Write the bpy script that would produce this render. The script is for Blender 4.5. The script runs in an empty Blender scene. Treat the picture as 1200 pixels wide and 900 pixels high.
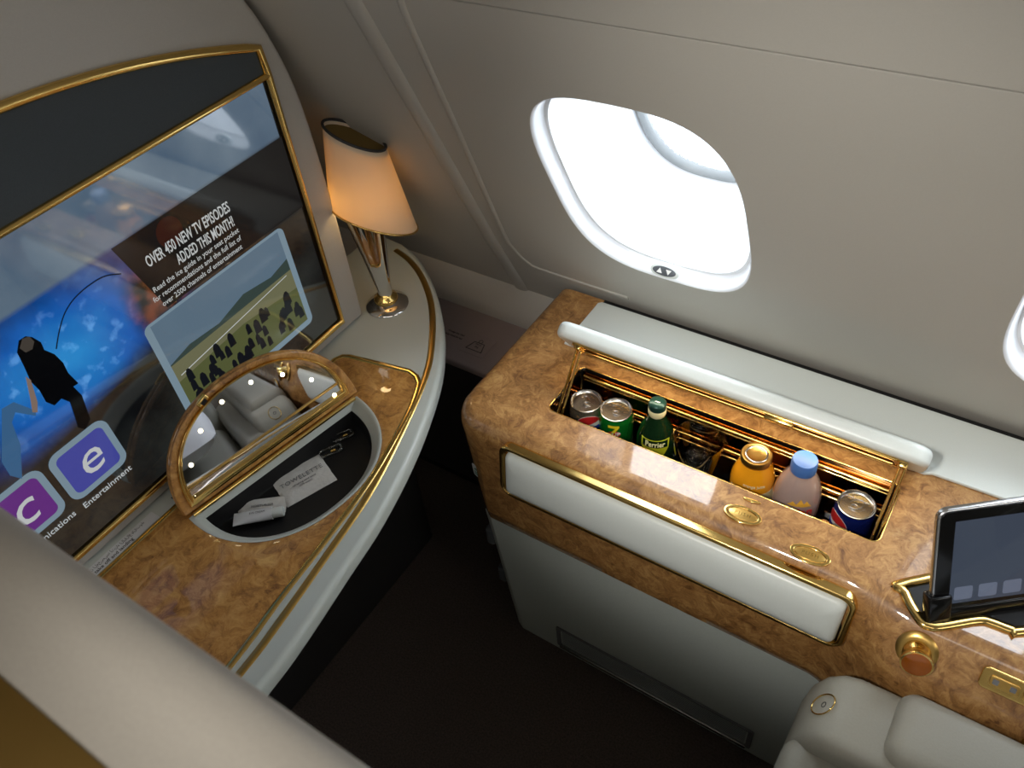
import bpy, bmesh, math, random
from mathutils import Vector, Matrix
random.seed(4)
C = bpy.context.scene.collection
sc = bpy.context.scene
PI = math.pi

# ------------------------------------------------------------------ survey helpers
# camera axes measured from the vanishing points; P() reads a real point of a known plane
MR = Matrix(((0.83522385, 0.33446452, -0.43650269),
             (0.54281284, -0.62855787, 0.55701816),
             (-0.08806439, -0.70217412, -0.70653816)))
F = 967.107
CAM = Vector((0, 0, 1.7))

def P(px, py, x=None, y=None, z=None):
    d = MR @ Vector((px - 600, py - 450, F))
    if x is not None: t = (x - CAM.x) / d.x
    elif y is not None: t = (y - CAM.y) / d.y
    else: t = (z - CAM.z) / d.z
    return CAM + d * t

# ------------------------------------------------------------------ materials
def lin(c):
    return tuple((v / 255 / 12.92 if v / 255 <= 0.04045 else ((v / 255 + 0.055) / 1.055) ** 2.4) for v in c)

MATS = {}
def mat(name, col, rough=0.5, metal=0.0, coat=0.0, noise=0.0, nscale=60, bump=0.0, emit=None, estr=0.0,
        trans=0.0, ior=1.45, alpha=1.0, spec=0.5, sheen=0.0):
    m = bpy.data.materials.new(name); m.use_nodes = True
    nt = m.node_tree; b = nt.nodes['Principled BSDF']
    c = lin(col) + (1,)
    b.inputs['Base Color'].default_value = c
    b.inputs['Roughness'].default_value = rough
    b.inputs['Metallic'].default_value = metal
    b.inputs['Coat Weight'].default_value = coat
    b.inputs['Coat Roughness'].default_value = 0.03
    b.inputs['Specular IOR Level'].default_value = spec
    b.inputs['IOR'].default_value = ior
    b.inputs['Transmission Weight'].default_value = trans
    b.inputs['Alpha'].default_value = alpha
    b.inputs['Sheen Weight'].default_value = sheen
    if emit:
        b.inputs['Emission Color'].default_value = lin(emit) + (1,)
        b.inputs['Emission Strength'].default_value = estr
    if noise or bump:
        tc = nt.nodes.new('ShaderNodeTexCoord'); n = nt.nodes.new('ShaderNodeTexNoise')
        n.inputs['Scale'].default_value = nscale; n.inputs['Detail'].default_value = 4
        nt.links.new(tc.outputs['Object'], n.inputs['Vector'])
        if noise:
            r = nt.nodes.new('ShaderNodeValToRGB')
            r.color_ramp.elements[0].position = 0.3; r.color_ramp.elements[1].position = 0.7
            r.color_ramp.elements[0].color = tuple(v * (1 - noise) for v in c[:3]) + (1,)
            r.color_ramp.elements[1].color = tuple(min(1, v * (1 + noise)) for v in c[:3]) + (1,)
            nt.links.new(n.outputs['Fac'], r.inputs['Fac']); nt.links.new(r.outputs['Color'], b.inputs['Base Color'])
        if bump:
            bp = nt.nodes.new('ShaderNodeBump'); bp.inputs['Strength'].default_value = bump
            bp.inputs['Distance'].default_value = 0.002
            nt.links.new(n.outputs['Fac'], bp.inputs['Height']); nt.links.new(bp.outputs['Normal'], b.inputs['Normal'])
    MATS[name] = m
    return m

def burl(name, cols, scale=1.0, rough=0.5, coat=1.0):
    m = bpy.data.materials.new(name); m.use_nodes = True
    nt = m.node_tree; N = nt.nodes; Lk = nt.links; b = N['Principled BSDF']
    tc = N.new('ShaderNodeTexCoord')
    n1 = N.new('ShaderNodeTexNoise'); n1.inputs['Scale'].default_value = 14 * scale; n1.inputs['Detail'].default_value = 3
    n1.inputs['Distortion'].default_value = 1.2
    Lk.new(tc.outputs['Object'], n1.inputs['Vector'])
    mx = N.new('ShaderNodeMixRGB'); mx.inputs['Fac'].default_value = 0.07
    Lk.new(tc.outputs['Object'], mx.inputs['Color1']); Lk.new(n1.outputs['Color'], mx.inputs['Color2'])
    n2 = N.new('ShaderNodeTexNoise'); n2.inputs['Scale'].default_value = 30 * scale; n2.inputs['Detail'].default_value = 8
    n2.inputs['Roughness'].default_value = 0.72; n2.inputs['Distortion'].default_value = 0.35
    Lk.new(mx.outputs['Color'], n2.inputs['Vector'])
    r = N.new('ShaderNodeValToRGB'); e = r.color_ramp.elements
    e[0].position = 0.30; e[0].color = lin(cols[0]) + (1,)
    e[1].position = 0.72; e[1].color = lin(cols[2]) + (1,)
    k = e.new(0.5); k.color = lin(cols[1]) + (1,)
    Lk.new(n2.outputs['Fac'], r.inputs['Fac'])
    # the little eyes of the burl
    v = N.new('ShaderNodeTexVoronoi'); v.inputs['Scale'].default_value = 95 * scale
    Lk.new(mx.outputs['Color'], v.inputs['Vector'])
    vr = N.new('ShaderNodeValToRGB'); vr.color_ramp.elements[0].position = 0.02; vr.color_ramp.elements[1].position = 0.22
    vr.color_ramp.elements[0].color = (0.35, 0.25, 0.18, 1); vr.color_ramp.elements[1].color = (1, 1, 1, 1)
    Lk.new(v.outputs['Distance'], vr.inputs['Fac'])
    n3 = N.new('ShaderNodeTexNoise'); n3.inputs['Scale'].default_value = 12 * scale
    Lk.new(tc.outputs['Object'], n3.inputs['Vector'])
    cl = N.new('ShaderNodeValToRGB'); cl.color_ramp.elements[0].position = 0.5; cl.color_ramp.elements[1].position = 0.62
    Lk.new(n3.outputs['Fac'], cl.inputs['Fac'])
    mul = N.new('ShaderNodeMixRGB'); mul.blend_type = 'MULTIPLY'
    Lk.new(cl.outputs['Color'], mul.inputs['Fac']); Lk.new(r.outputs['Color'], mul.inputs['Color1']); Lk.new(vr.outputs['Color'], mul.inputs['Color2'])
    Lk.new(mul.outputs['Color'], b.inputs['Base Color'])
    b.inputs['Roughness'].default_value = rough; b.inputs['Coat Weight'].default_value = coat
    b.inputs['Coat Roughness'].default_value = 0.04
    MATS[name] = m
    return m

def clear(name, tint=(1, 1, 1), ior=1.45, refl=1.0):
    """thin clear sheet: lets light straight through, mirrors at grazing angles"""
    m = bpy.data.materials.new(name); m.use_nodes = True
    nt = m.node_tree; N = nt.nodes; Lk = nt.links
    N.remove(N['Principled BSDF']); out = N['Material Output']
    t = N.new('ShaderNodeBsdfTransparent'); t.inputs['Color'].default_value = tuple(tint) + (1,)
    g = N.new('ShaderNodeBsdfGlossy'); g.inputs['Roughness'].default_value = 0.03
    fr = N.new('ShaderNodeLayerWeight'); pw = N.new('ShaderNodeMath'); pw.operation = 'POWER'; pw.inputs[1].default_value = 4
    Lk.new(fr.outputs['Facing'], pw.inputs[0])
    mu = N.new('ShaderNodeMath'); mu.operation = 'MULTIPLY_ADD'; mu.inputs[1].default_value = .6 * refl; mu.inputs[2].default_value = .05 * refl; mu.use_clamp = True
    Lk.new(pw.outputs[0], mu.inputs[0])
    mx = N.new('ShaderNodeMixShader'); Lk.new(mu.outputs[0], mx.inputs[0]); Lk.new(t.outputs[0], mx.inputs[1]); Lk.new(g.outputs[0], mx.inputs[2])
    Lk.new(mx.outputs[0], out.inputs['Surface'])
    MATS[name] = m
    return m

M = MATS
mat('wall_plastic', (176, 172, 163), 0.55, noise=0.03, nscale=900, bump=0.12)
mat('shell_plastic', (176, 172, 165), 0.5, noise=0.03, nscale=700, bump=0.08)
mat('white_paint', (214, 219, 214), 0.32, noise=0.015, nscale=500)
mat('panel_grey', (182, 188, 181), 0.5, noise=0.03, nscale=300, bump=0.05)
mat('table_white', (196, 202, 196), 0.38)
mat('reveal_white', (235, 238, 242), 0.5)
mat('gold', (232, 196, 118), 0.16, 1.0)
mat('gold_satin', (216, 176, 100), 0.3, 1.0)
mat('gold_mirror', (140, 92, 48), 0.08, 1.0)
mat('chrome', (215, 212, 208), 0.06, 1.0)
mat('aluminium', (190, 190, 190), 0.25, 1.0)
mat('mirror', (228, 230, 236), 0.01, 1.0)
mat('black_gloss', (10, 10, 11), 0.1, spec=0.5)
mat('black_matte', (14, 14, 15), 0.6)
mat('black_leather', (20, 20, 22), 0.45, bump=0.3, nscale=500)
mat('speaker_cloth', (64, 71, 76), 0.8, noise=0.12, nscale=1200, bump=0.3)
mat('carpet', (86, 75, 69), 0.95, noise=0.30, nscale=260, bump=0.8)
mat('mauve_panel', (146, 131, 129), 0.6, noise=0.04, nscale=500)
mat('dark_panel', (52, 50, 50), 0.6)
mat('leather', (150, 147, 135), 0.5, noise=0.03, nscale=400, bump=0.06)
mat('divider_skin', (164, 157, 146), 0.6, noise=0.03, nscale=400, bump=0.1)
mat('dark_seam', (22, 24, 26), 0.7)
mat('print_dark', (46, 44, 44), 0.6)
mat('print_grey', (110, 110, 112), 0.6)
mat('label_white', (214, 216, 218), 0.4)
mat('paper', (205, 203, 198), 0.5, noise=0.06, nscale=120, bump=0.5)
mat('red', (200, 40, 40), 0.35)
mat('white_print', (235, 235, 230), 0.35)
mat('blue_can', (22, 36, 110), 0.22, 0.5, coat=0.5)
mat('black_can', (150, 140, 120), 0.25, 0.8, coat=0.4)
mat('green_can', (18, 120, 40), 0.22, 0.4, coat=0.5)
mat('yellow_print', (236, 214, 40), 0.35)
mat('blue_print', (30, 60, 170), 0.3)
mat('blue_cap', (70, 112, 178), 0.4)
mat('green_cap', (26, 60, 52), 0.3, 0.3)
mat('cream', (225, 214, 165), 0.45)
mat('juice', (240, 158, 28), 0.2, coat=1.0)
mat('lime_label', (205, 205, 40), 0.3, 0.3)
mat('rose_water', (196, 168, 158), 0.15, trans=0.35, coat=1.0)
mat('green_glass', (16, 40, 20), 0.06, coat=1.0)
mat('switch_grey', (84, 88, 92), 0.5)
mat('button_grey', (120, 124, 126), 0.4)
mat('lamp_inside', (120, 95, 40), 0.7)
clear('pane_glass', (0.97, 0.99, 1.0))
clear('tumbler_glass', (0.93, 0.94, 0.93), 1.5, 3.5)
clear('plastic_clear', (0.80, 0.82, 0.82), 1.5, 3.0)
burl('burl', ((96, 58, 24), (160, 114, 62), (204, 160, 98)), 1.5)
burl('burl_amber', ((110, 66, 22), (182, 128, 60), (216, 168, 96)), 1.3)

def shade_mat():
    m = bpy.data.materials.new('lamp_shade_fabric'); m.use_nodes = True
    nt = m.node_tree; N = nt.nodes; N.remove(N['Principled BSDF'])
    d = N.new('ShaderNodeBsdfDiffuse'); d.inputs['Color'].default_value = lin((236, 222, 200)) + (1,)
    t = N.new('ShaderNodeBsdfTranslucent'); t.inputs['Color'].default_value = lin((250, 226, 180)) + (1,)
    x = N.new('ShaderNodeMixShader'); x.inputs[0].default_value = 0.40
    nt.links.new(d.outputs[0], x.inputs[1]); nt.links.new(t.outputs[0], x.inputs[2])
    nt.links.new(x.outputs[0], N['Material Output'].inputs['Surface'])
    MATS['shade'] = m
shade_mat()

def glow(name, col, s, rough=0.08):
    mat(name, (4, 4, 5), rough, emit=col, estr=s, spec=0.5)
glow('bulb', (255, 236, 190), 9.0)

# ------------------------------------------------------------------ mesh helpers (world coordinates)
def mesh_from(vs, fs, name='m'):
    me = bpy.data.meshes.new(name); me.from_pydata([tuple(v) for v in vs], [], [tuple(f) for f in fs]); me.update()
    return me

def fix(me, recalc=True):
    bm = bmesh.new(); bm.from_mesh(me)
    bmesh.ops.remove_doubles(bm, verts=bm.verts, dist=1e-6)
    if recalc: bmesh.ops.recalc_face_normals(bm, faces=bm.faces)
    bm.to_mesh(me); bm.free()
    return me

def smooth(me, ang=35):
    bm = bmesh.new(); bm.from_mesh(me)
    for f in bm.faces: f.smooth = True
    for e in bm.edges:
        if len(e.link_faces) == 2:
            try: a = e.calc_face_angle()
            except ValueError: a = 0
            if a > math.radians(ang): e.smooth = False
    bm.to_mesh(me); bm.free()
    return me

def convert(ob):
    """evaluated mesh of a temporary object, which is then removed"""
    C.objects.link(ob)
    bpy.context.view_layer.update()
    dg = bpy.context.evaluated_depsgraph_get()
    me = bpy.data.meshes.new_from_object(ob.evaluated_get(dg))
    data = ob.data
    bpy.data.objects.remove(ob)
    if isinstance(data, bpy.types.Curve): bpy.data.curves.remove(data)
    return me

def slab(loops, th, bev=0.0, fr=None, res=2):
    """flat plate: outer outline (first) minus holes, occupying local z 0..th, placed by frame fr"""
    cu = bpy.data.curves.new('c', 'CURVE'); cu.dimensions = '2D'; cu.fill_mode = 'BOTH'
    cu.extrude = max(th / 2 - bev, 0.00001); cu.bevel_depth = bev; cu.bevel_resolution = res; cu.offset = -bev
    for lp in loops:
        s = cu.splines.new('POLY'); s.points.add(len(lp) - 1); s.use_cyclic_u = True
        for i, p in enumerate(lp): s.points[i].co = (p[0], p[1], 0, 1)
    me = convert(bpy.data.objects.new('c', cu))
    me.transform(Matrix.Translation((0, 0, th / 2)))
    if fr is not None: me.transform(fr)
    me.materials.clear()
    return smooth(fix(me), 32)

def frame(o, u, v):
    """matrix with local x along u, local y along v, local z = u x v, origin o"""
    u = Vector(u).normalized(); v = Vector(v); v = (v - u * v.dot(u)).normalized(); n = u.cross(v)
    m = Matrix.Identity(4)
    for i in range(3):
        m[i][0] = u[i]; m[i][1] = v[i]; m[i][2] = n[i]; m[i][3] = o[i]
    return m

def rrect(w, h, r, cx=0, cy=0, n=6):
    out = []
    for (sx, sy, a0) in ((1, 1, 0), (-1, 1, 90), (-1, -1, 180), (1, -1, 270)):
        for k in range(n + 1):
            a = math.radians(a0 + 90 * k / n)
            out.append((cx + sx * (w / 2 - r) + r * math.cos(a), cy + sy * (h / 2 - r) + r * math.sin(a)))
    return out

def ell(a, b, cx=0, cy=0, n=32, p=2.0, a0=0, a1=2 * PI):
    out = []
    for k in range(n):
        t = a0 + (a1 - a0) * k / n
        c, s = math.cos(t), math.sin(t)
        out.append((cx + a * math.copysign(abs(c) ** (2 / p), c), cy + b * math.copysign(abs(s) ** (2 / p), s)))
    return out

def catmull(pts, n=6, closed=False):
    pts = [Vector(p) for p in pts]; out = []; L = len(pts)
    rng = range(L) if closed else range(L - 1)
    for i in rng:
        if closed: p0, p1, p2, p3 = pts[i - 1], pts[i], pts[(i + 1) % L], pts[(i + 2) % L]
        else: p0, p1, p2, p3 = pts[max(i - 1, 0)], pts[i], pts[i + 1], pts[min(i + 2, L - 1)]
        for k in range(n):
            t = k / n
            out.append(0.5 * ((2 * p1) + (-p0 + p2) * t + (2 * p0 - 5 * p1 + 4 * p2 - p3) * t * t + (-p0 + 3 * p1 - 3 * p2 + p3) * t ** 3))
    if not closed: out.append(pts[-1].copy())
    return out

def loft(rings, closed=True, cap0=True, cap1=True, ang=40):
    vs = []; fs = []; n = len(rings[0])
    for r in rings: vs += [Vector(p) for p in r]
    for i in range(len(rings) - 1):
        for k in range(n if closed else n - 1):
            a = i * n + k; b = i * n + (k + 1) % n
            fs.append((a, b, b + n, a + n))
    if cap0: fs.append(tuple(range(n))[::-1])
    if cap1: fs.append(tuple(range((len(rings) - 1) * n, len(rings) * n)))
    return smooth(fix(mesh_from(vs, fs)), ang)

def lathe(prof, o=(0, 0, 0), n=40, ang=40, caps=True):
    o = Vector(o)
    rings = [[o + Vector((r * math.cos(2 * PI * k / n), r * math.sin(2 * PI * k / n), z)) for k in range(n)] for r, z in prof]
    return loft(rings, True, caps, caps, ang)

def tube(path, r, closed=False, n=10, sq=None):
    """tube along a path; sq=(w,h) makes a flattened oval section, h along world up where possible"""
    path = [Vector(p) for p in path]; rings = []; L = len(path)
    for i, p in enumerate(path):
        a = path[i - 1] if (i > 0 or closed) else p
        b = path[(i + 1) % L] if (i < L - 1 or closed) else p
        t = (b - a).normalized()
        up = Vector((0, 0, 1)) if abs(t.z) < 0.9 else Vector((0, 1, 0))
        s = t.cross(up).normalized(); u = s.cross(t)
        w, h = sq if sq else (r, r)
        rings.append([p + s * (w * math.cos(2 * PI * k / n)) + u * (h * math.sin(2 * PI * k / n)) for k in range(n)])
    if closed: rings.append(rings[0])
    return loft(rings, True, not closed, not closed, 50)

def ptube(path, r, nrm, closed=False, n=10, w=None):
    """tube in a plane with normal nrm: radius r out of the plane, w within it"""
    path = [Vector(p) for p in path]; nrm = Vector(nrm).normalized(); rings = []; L = len(path); w = w or r
    for i, p in enumerate(path):
        a = path[i - 1] if (i > 0 or closed) else p
        b = path[(i + 1) % L] if (i < L - 1 or closed) else p
        t = (b - a).normalized(); s = t.cross(nrm).normalized()
        rings.append([p + s * (w * math.cos(2 * PI * k / n)) + nrm * (r * math.sin(2 * PI * k / n)) for k in range(n)])
    if closed: rings.append(rings[0])
    return loft(rings, True, not closed, not closed, 50)

def box(x0, x1, y0, y1, z0, z1, bev=0.0, seg=3):
    bm = bmesh.new(); bmesh.ops.create_cube(bm, size=1)
    for v in bm.verts:
        v.co = Vector(((x0 + x1) / 2 + v.co.x * (x1 - x0), (y0 + y1) / 2 + v.co.y * (y1 - y0), (z0 + z1) / 2 + v.co.z * (z1 - z0)))
    if bev: bmesh.ops.bevel(bm, geom=bm.edges[:], offset=bev, segments=seg, profile=0.5, affect='EDGES')
    me = bpy.data.meshes.new('b'); bm.to_mesh(me); bm.free()
    return smooth(me, 50 if bev else 20)

def obox(sx, sy, sz, fr, bev=0.0, seg=3):
    me = box(-sx / 2, sx / 2, -sy / 2, sy / 2, 0, sz, bev, seg); me.transform(fr)
    return me

def join(meshes):
    bm = bmesh.new()
    for m in meshes: bm.from_mesh(m)
    me = bpy.data.meshes.new('j'); bm.to_mesh(me); bm.free()
    return me

def text(s, size, fr, depth=0.0004, align='LEFT', shear=0.0, sx=1.0, bold=0.0, space=1.0):
    cu = bpy.data.curves.new('t', 'FONT'); cu.body = s; cu.size = size; cu.extrude = depth / 2
    cu.align_x = align; cu.align_y = 'CENTER'; cu.shear = shear; cu.resolution_u = 3; cu.offset = bold; cu.space_character = space
    me = convert(bpy.data.objects.new('t', cu))
    me.materials.clear()
    me.transform(Matrix.Diagonal((sx, 1, 1, 1))); me.transform(fr)
    return me

def boolean(me, cutters):
    ob = bpy.data.objects.new('a', me); cs = []
    for c in cutters:
        co = bpy.data.objects.new('cut', c); C.objects.link(co); cs.append(co)
        md = ob.modifiers.new('b', 'BOOLEAN'); md.operation = 'DIFFERENCE'; md.object = co; md.solver = 'EXACT'
    r = convert(ob)
    for co in cs: bpy.data.objects.remove(co)
    return smooth(r, 35)

# ------------------------------------------------------------------ objects
def thing(name, label, cat, loc, group=None, kind=None):
    o = bpy.data.objects.new(name, None); C.objects.link(o); o.location = loc; o.empty_display_size = 0.05
    if kind: o['kind'] = kind
    o['label'] = label; o['category'] = cat
    if group: o['group'] = group
    return o

def wloc(o):
    v = o.location.copy()
    while o.parent: o = o.parent; v += o.location
    return v

def part(name, me, m, parent, label=None):
    me.transform(Matrix.Translation(-wloc(parent)))
    me.materials.clear(); me.materials.append(M[m]); me.name = name
    o = bpy.data.objects.new(name, me); C.objects.link(o); o.parent = parent
    if label: o['label'] = label
    return o

def single(name, me, m, label=None, cat=None, group=None, kind=None, loc=None):
    if loc is None:
        xs = [v.co for v in me.vertices]
        loc = Vector(((min(v.x for v in xs) + max(v.x for v in xs)) / 2, (min(v.y for v in xs) + max(v.y for v in xs)) / 2, min(v.z for v in xs)))
    me.transform(Matrix.Translation(-Vector(loc))); me.materials.clear(); me.materials.append(M[m]); me.name = name
    o = bpy.data.objects.new(name, me); C.objects.link(o); o.location = loc
    if label: o['label'] = label
    if cat: o['category'] = cat
    if group: o['group'] = group
    if kind: o['kind'] = kind
    return o

# ================================================================== SHELL OF THE CABIN
S = 0.49                                      # how far the side wall leans in per metre of height
def wy(z): return 1.10 - S * (z - 0.67)
WV = Vector((0, -S, 1)).normalized()          # up along the wall
WN = Vector((0, 1, S)).normalized()           # out through the wall
WO = Vector((0, 1.10, 0.67))
WF = frame(WO, (1, 0, 0), WV)                 # local z = x cross up = towards the cabin
def wp(u, v, n=0.0): return WO + Vector((u, 0, 0)) + WV * v + WN * n

single('floor', box(-1.75, 2.4, -1.6, 1.22, -0.05, 0), 'carpet', 'dark brown carpet on the floor of the suite', 'floor', kind='structure')
single('ceiling', box(-1.75, 2.4, -1.6, 0.9, 2.10, 2.15), 'wall_plastic', 'pale cabin ceiling above the suite', 'ceiling', kind='structure')
single('wall_left', box(-1.75, 2.4, -1.65, -1.6, 0, 2.10), 'wall_plastic', 'pale cabin wall on the far side of the aisle', 'wall', kind='structure')
single('wall_front', box(-1.80, -1.75, -1.6, 1.75, 0, 2.10), 'wall_plastic', 'pale bulkhead ahead of the suite', 'wall', kind='structure')
single('wall_back', box(2.4, 2.45, -1.6, 1.75, 0, 2.10), 'wall_plastic', 'pale bulkhead behind the seat', 'wall', kind='structure')

WINC = [(-0.446, 0.39), (0.200, 0.39)]
WA, WB, WPW = 0.157, 0.226, 3.2
VSEAM = 0.753                                 # height of the dark seam along the wall
wall_low = [(-1.75, -0.165), (2.4, -0.165), (2.4, VSEAM - 0.002), (-1.75, VSEAM - 0.002)]
EXTRA = [(0.846, 0.39), (1.492, 0.39)]
holes = [ell(WA, WB, cx, cy, 72, WPW) for cx, cy in WINC + EXTRA]
wr = single('wall_right', slab([wall_low] + holes, 0.02, 0.0, WF @ Matrix.Translation((0, 0, -0.02))), 'wall_plastic',
       'pale grey leaning cabin side wall around the windows', 'wall', kind='structure', loc=(0, 1.1, 0.52))
# upper panel behind the dark seam, and the wall's outer skin below it
up = single('wall_right_upper', slab([[(-1.75, VSEAM + 0.003), (2.4, VSEAM + 0.003), (2.4, 1.62), (-1.75, 1.62)]], 0.02, 0.0, WF @ Matrix.Translation((0, 0, -0.018))),
       'wall_plastic', 'pale grey wall panel above the dark seam line', 'wall', kind='structure')
up.name = 'wall_upper_right'
single('trim_1', slab([[(-1.75, VSEAM - 0.012), (2.4, VSEAM - 0.012), (2.4, VSEAM + 0.014), (-1.75, VSEAM + 0.014)]], 0.004, 0.0, WF @ Matrix.Translation((0, 0, -0.026))),
       'dark_seam', 'thin dark seam line running along the upper side wall', 'trim', kind='structure')

def window(i, cx, cy, label):
    t = thing('window_%d' % i, label, 'window', wp(cx, cy - WB), kind='structure')
    R = 72
    def ring(a, b, dx, dv, n, p): return [wp(q[0], q[1], n) for q in ell(a, b, cx + dx, cy + dv, R, p)]
    # soft lip standing slightly proud of the wall, then a step and the deep tapering sleeve
    part('bezel', loft([ring(WA + .0005, WB + .0005, 0, 0, -0.0002, 3.2), ring(WA - .0015, WB - .0015, 0, 0, 0.001, 3.2), ring(WA - .0035, WB - .0035, 0, 0, 0.006, 3.2),
                        ring(WA - .006, WB - .006, 0, 0, 0.020, 3.2), ring(WA - .008, WB - .008, 0, 0, 0.026, 3.2)], True, False, False, 60), 'reveal_white', t)
    part('sleeve', loft([ring(WA - .008, WB - .008, 0, 0, 0.026, 3.2), ring(WA - .012, WB - .012, 0, 0, 0.0265, 3.1), ring(WA - .016, WB - .020, 0, -0.002, 0.06, 3.0),
                         ring(.120, .175, .005, -.02, 0.15, 2.8), ring(.112, .163, .006, -.02, 0.180, 2.7)], True, False, False, 50), 'reveal_white', t)
    part('seal', loft([ring(.112, .163, .006, -.02, 0.180, 2.7), ring(.1085, .1595, .006, -.02, 0.176, 2.7), ring(.102, .153, .006, -.02, 0.183, 2.7), ring(.102, .153, .006, -.02, 0.20, 2.7)], True, False, False, 60), 'button_grey', t)
    pane = loft([ring(.102, .153, .006, -.02, 0.192, 2.7), ring(.102, .153, .006, -.02, 0.194, 2.7)], True, True, True, 30)
    part('pane', pane, 'pane_glass', t)
    # shade switch with its two arrow buttons on the lower lip
    fr = frame(wp(cx - 0.008, cy - WB + 0.0095, 0.010), (1, 0, 0), WN * .8 + WV * .6)
    sw = part('shade_switch', slab([ell(.026, .0105, 0, 0, 36, 2.4)], .005, .0015, fr), 'white_paint', t)
    part('button_plate', slab([ell(.021, .0078, 0, 0, 32)], .002, .0006, fr @ Matrix.Translation((0, 0, .0045))), 'switch_grey', sw, 'grey oval button plate with two arrows')
    tri = lambda s, dx: [(dx - .005, -.004 * s), (dx + .005, -.004 * s), (dx, .0045 * s)]
    part('arrow_marks', join([slab([tri(1, -.008)], .0006, 0, fr @ Matrix.Translation((0, 0, .0064))), slab([tri(-1, .008)], .0006, 0, fr @ Matrix.Translation((0, 0, .0064)))]), 'white_print', sw)
    return t
window(1, *WINC[0], 'large rounded cabin window glaring white above the minibar')
window(2, *WINC[1], 'second cabin window cut off by the right edge of the photo')
for n_, (cx, cy) in enumerate(EXTRA):
    window(3 + n_, cx, cy, 'cabin window further aft beside the seat')

# vertical joint strip between two wall panels, forward of the window
def strip(name, pts, r, w, m, label):
    single(name, ptube([wp(u, v, 0.0) for u, v in pts], r, WN, w=w, n=12), m, label, 'trim', kind='structure')
a = [(-0.905, -0.16), (-0.900, 0.10), (-0.880, 0.45), (-0.86, 0.74)]
strip('trim_2', [(-0.842, -0.16), (-0.835, 0.1), (-0.812, 0.42), (-0.790, 0.745)], 0.005, 0.017, 'wall_plastic', 'raised pale joint strip on the side wall forward of the window')
strip('trim_3', catmull([(-0.700, 0.75), (-0.712, 0.70), (-0.745, 0.45), (-0.785, 0.16), (-0.786, 0.09), (-0.770, 0.045), (-0.735, 0.030), (-0.55, 0.028)], 8), 0.0028, 0.006, 'wall_plastic', 'fine raised ridge curving round the foot of the window panel')

# foot rail of the wall and the side stowage below it
single('trim_4', loft([[Vector((x, y, z)) for y, z in ((1.185, 0.49), (1.115, 0.49), (1.106, 0.497), (1.106, 0.515), (1.112, 0.53), (1.150, 0.572), (1.16, 0.575), (1.185, 0.575))] for x in (-1.75, 2.4)], True, True, True, 30),
       'shell_plastic', 'pale rail along the foot of the side wall', 'trim', kind='structure')
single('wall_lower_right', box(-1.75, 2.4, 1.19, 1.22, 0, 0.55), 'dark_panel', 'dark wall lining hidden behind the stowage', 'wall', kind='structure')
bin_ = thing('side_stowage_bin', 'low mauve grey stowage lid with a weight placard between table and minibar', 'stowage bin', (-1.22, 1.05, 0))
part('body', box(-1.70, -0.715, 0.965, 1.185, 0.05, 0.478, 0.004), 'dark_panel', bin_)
part('plinth', box(-1.70, -0.72, 0.985, 1.185, 0.0, 0.05), 'black_matte', bin_)
part('lid', box(-1.70, -0.715, 0.947, 1.112, 0.478, 0.497, 0.005), 'mauve_panel', bin_)
# placard: outline of a weight with its ring, and lines of print
o = P(560, 405, z=0.4975)
fr = frame(o, (1, 0, 0), (0, 1, 0))
pl = part('placard', slab([rrect(.062, .060, .004)], .0006, 0, fr), 'mauve_panel', bin_)
fr2 = fr @ Matrix.Translation((0, 0, .0006))
w = .0012
out = [(-.021, -.018), (.021, -.018), (.013, .008), (-.013, .008)]; inn = [(-.0185, -.0165), (.0185, -.0165), (.0118, .0066), (-.0118, .0066)]
part('weight_symbol', join([slab([out, inn], .0004, 0, fr2), slab([ell(.0052, .0052, 0, .0125, 20), ell(.004, .004, 0, .0125, 20)], .0004, 0, fr2),
                            text('MAX\n3kg', .0075, fr2 @ Matrix.Translation((0, -.0015, 0)), align='CENTER')]), 'print_dark', pl)
part('placard_print', join([text('stowage max load', .0075, fr2 @ Matrix.Translation((-.088, .012, 0)), align='LEFT', sx=.8), text('keep closed for taxi', .0075, fr2 @ Matrix.Translation((-.088, .001, 0)), align='LEFT', sx=.75)]), 'print_dark', bin_)

# ================================================================== DISPLAY SHELL, TV, TABLE
XS = -1.0                                     # front face of the display shell
YC = 0.30
half = [(.835, .672), (.838, .95), (.832, 1.12), (.812, 1.22), (.780, 1.30), (.72, 1.385), (.62, 1.455), (.48, 1.50), (YC, 1.515)]
cv = catmull([(a_, b_, 0) for a_, b_ in half], 6)
loop = [(v.x, v.y) for v in cv] + [(2 * YC - v.x, v.y) for v in reversed(cv[:-1])]
FS = frame((XS, 0, 0), (0, 1, 0), (0, 0, 1))   # local x = y world, local y = z world, local z = +x world
single('display_partition', slab([loop], 0.05, 0.010, FS @ Matrix.Translation((0, 0, -0.05)), 4), 'shell_plastic',
       'tall pale grey partition shell with a rounded shoulder carrying the big screen', 'partition')

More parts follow.
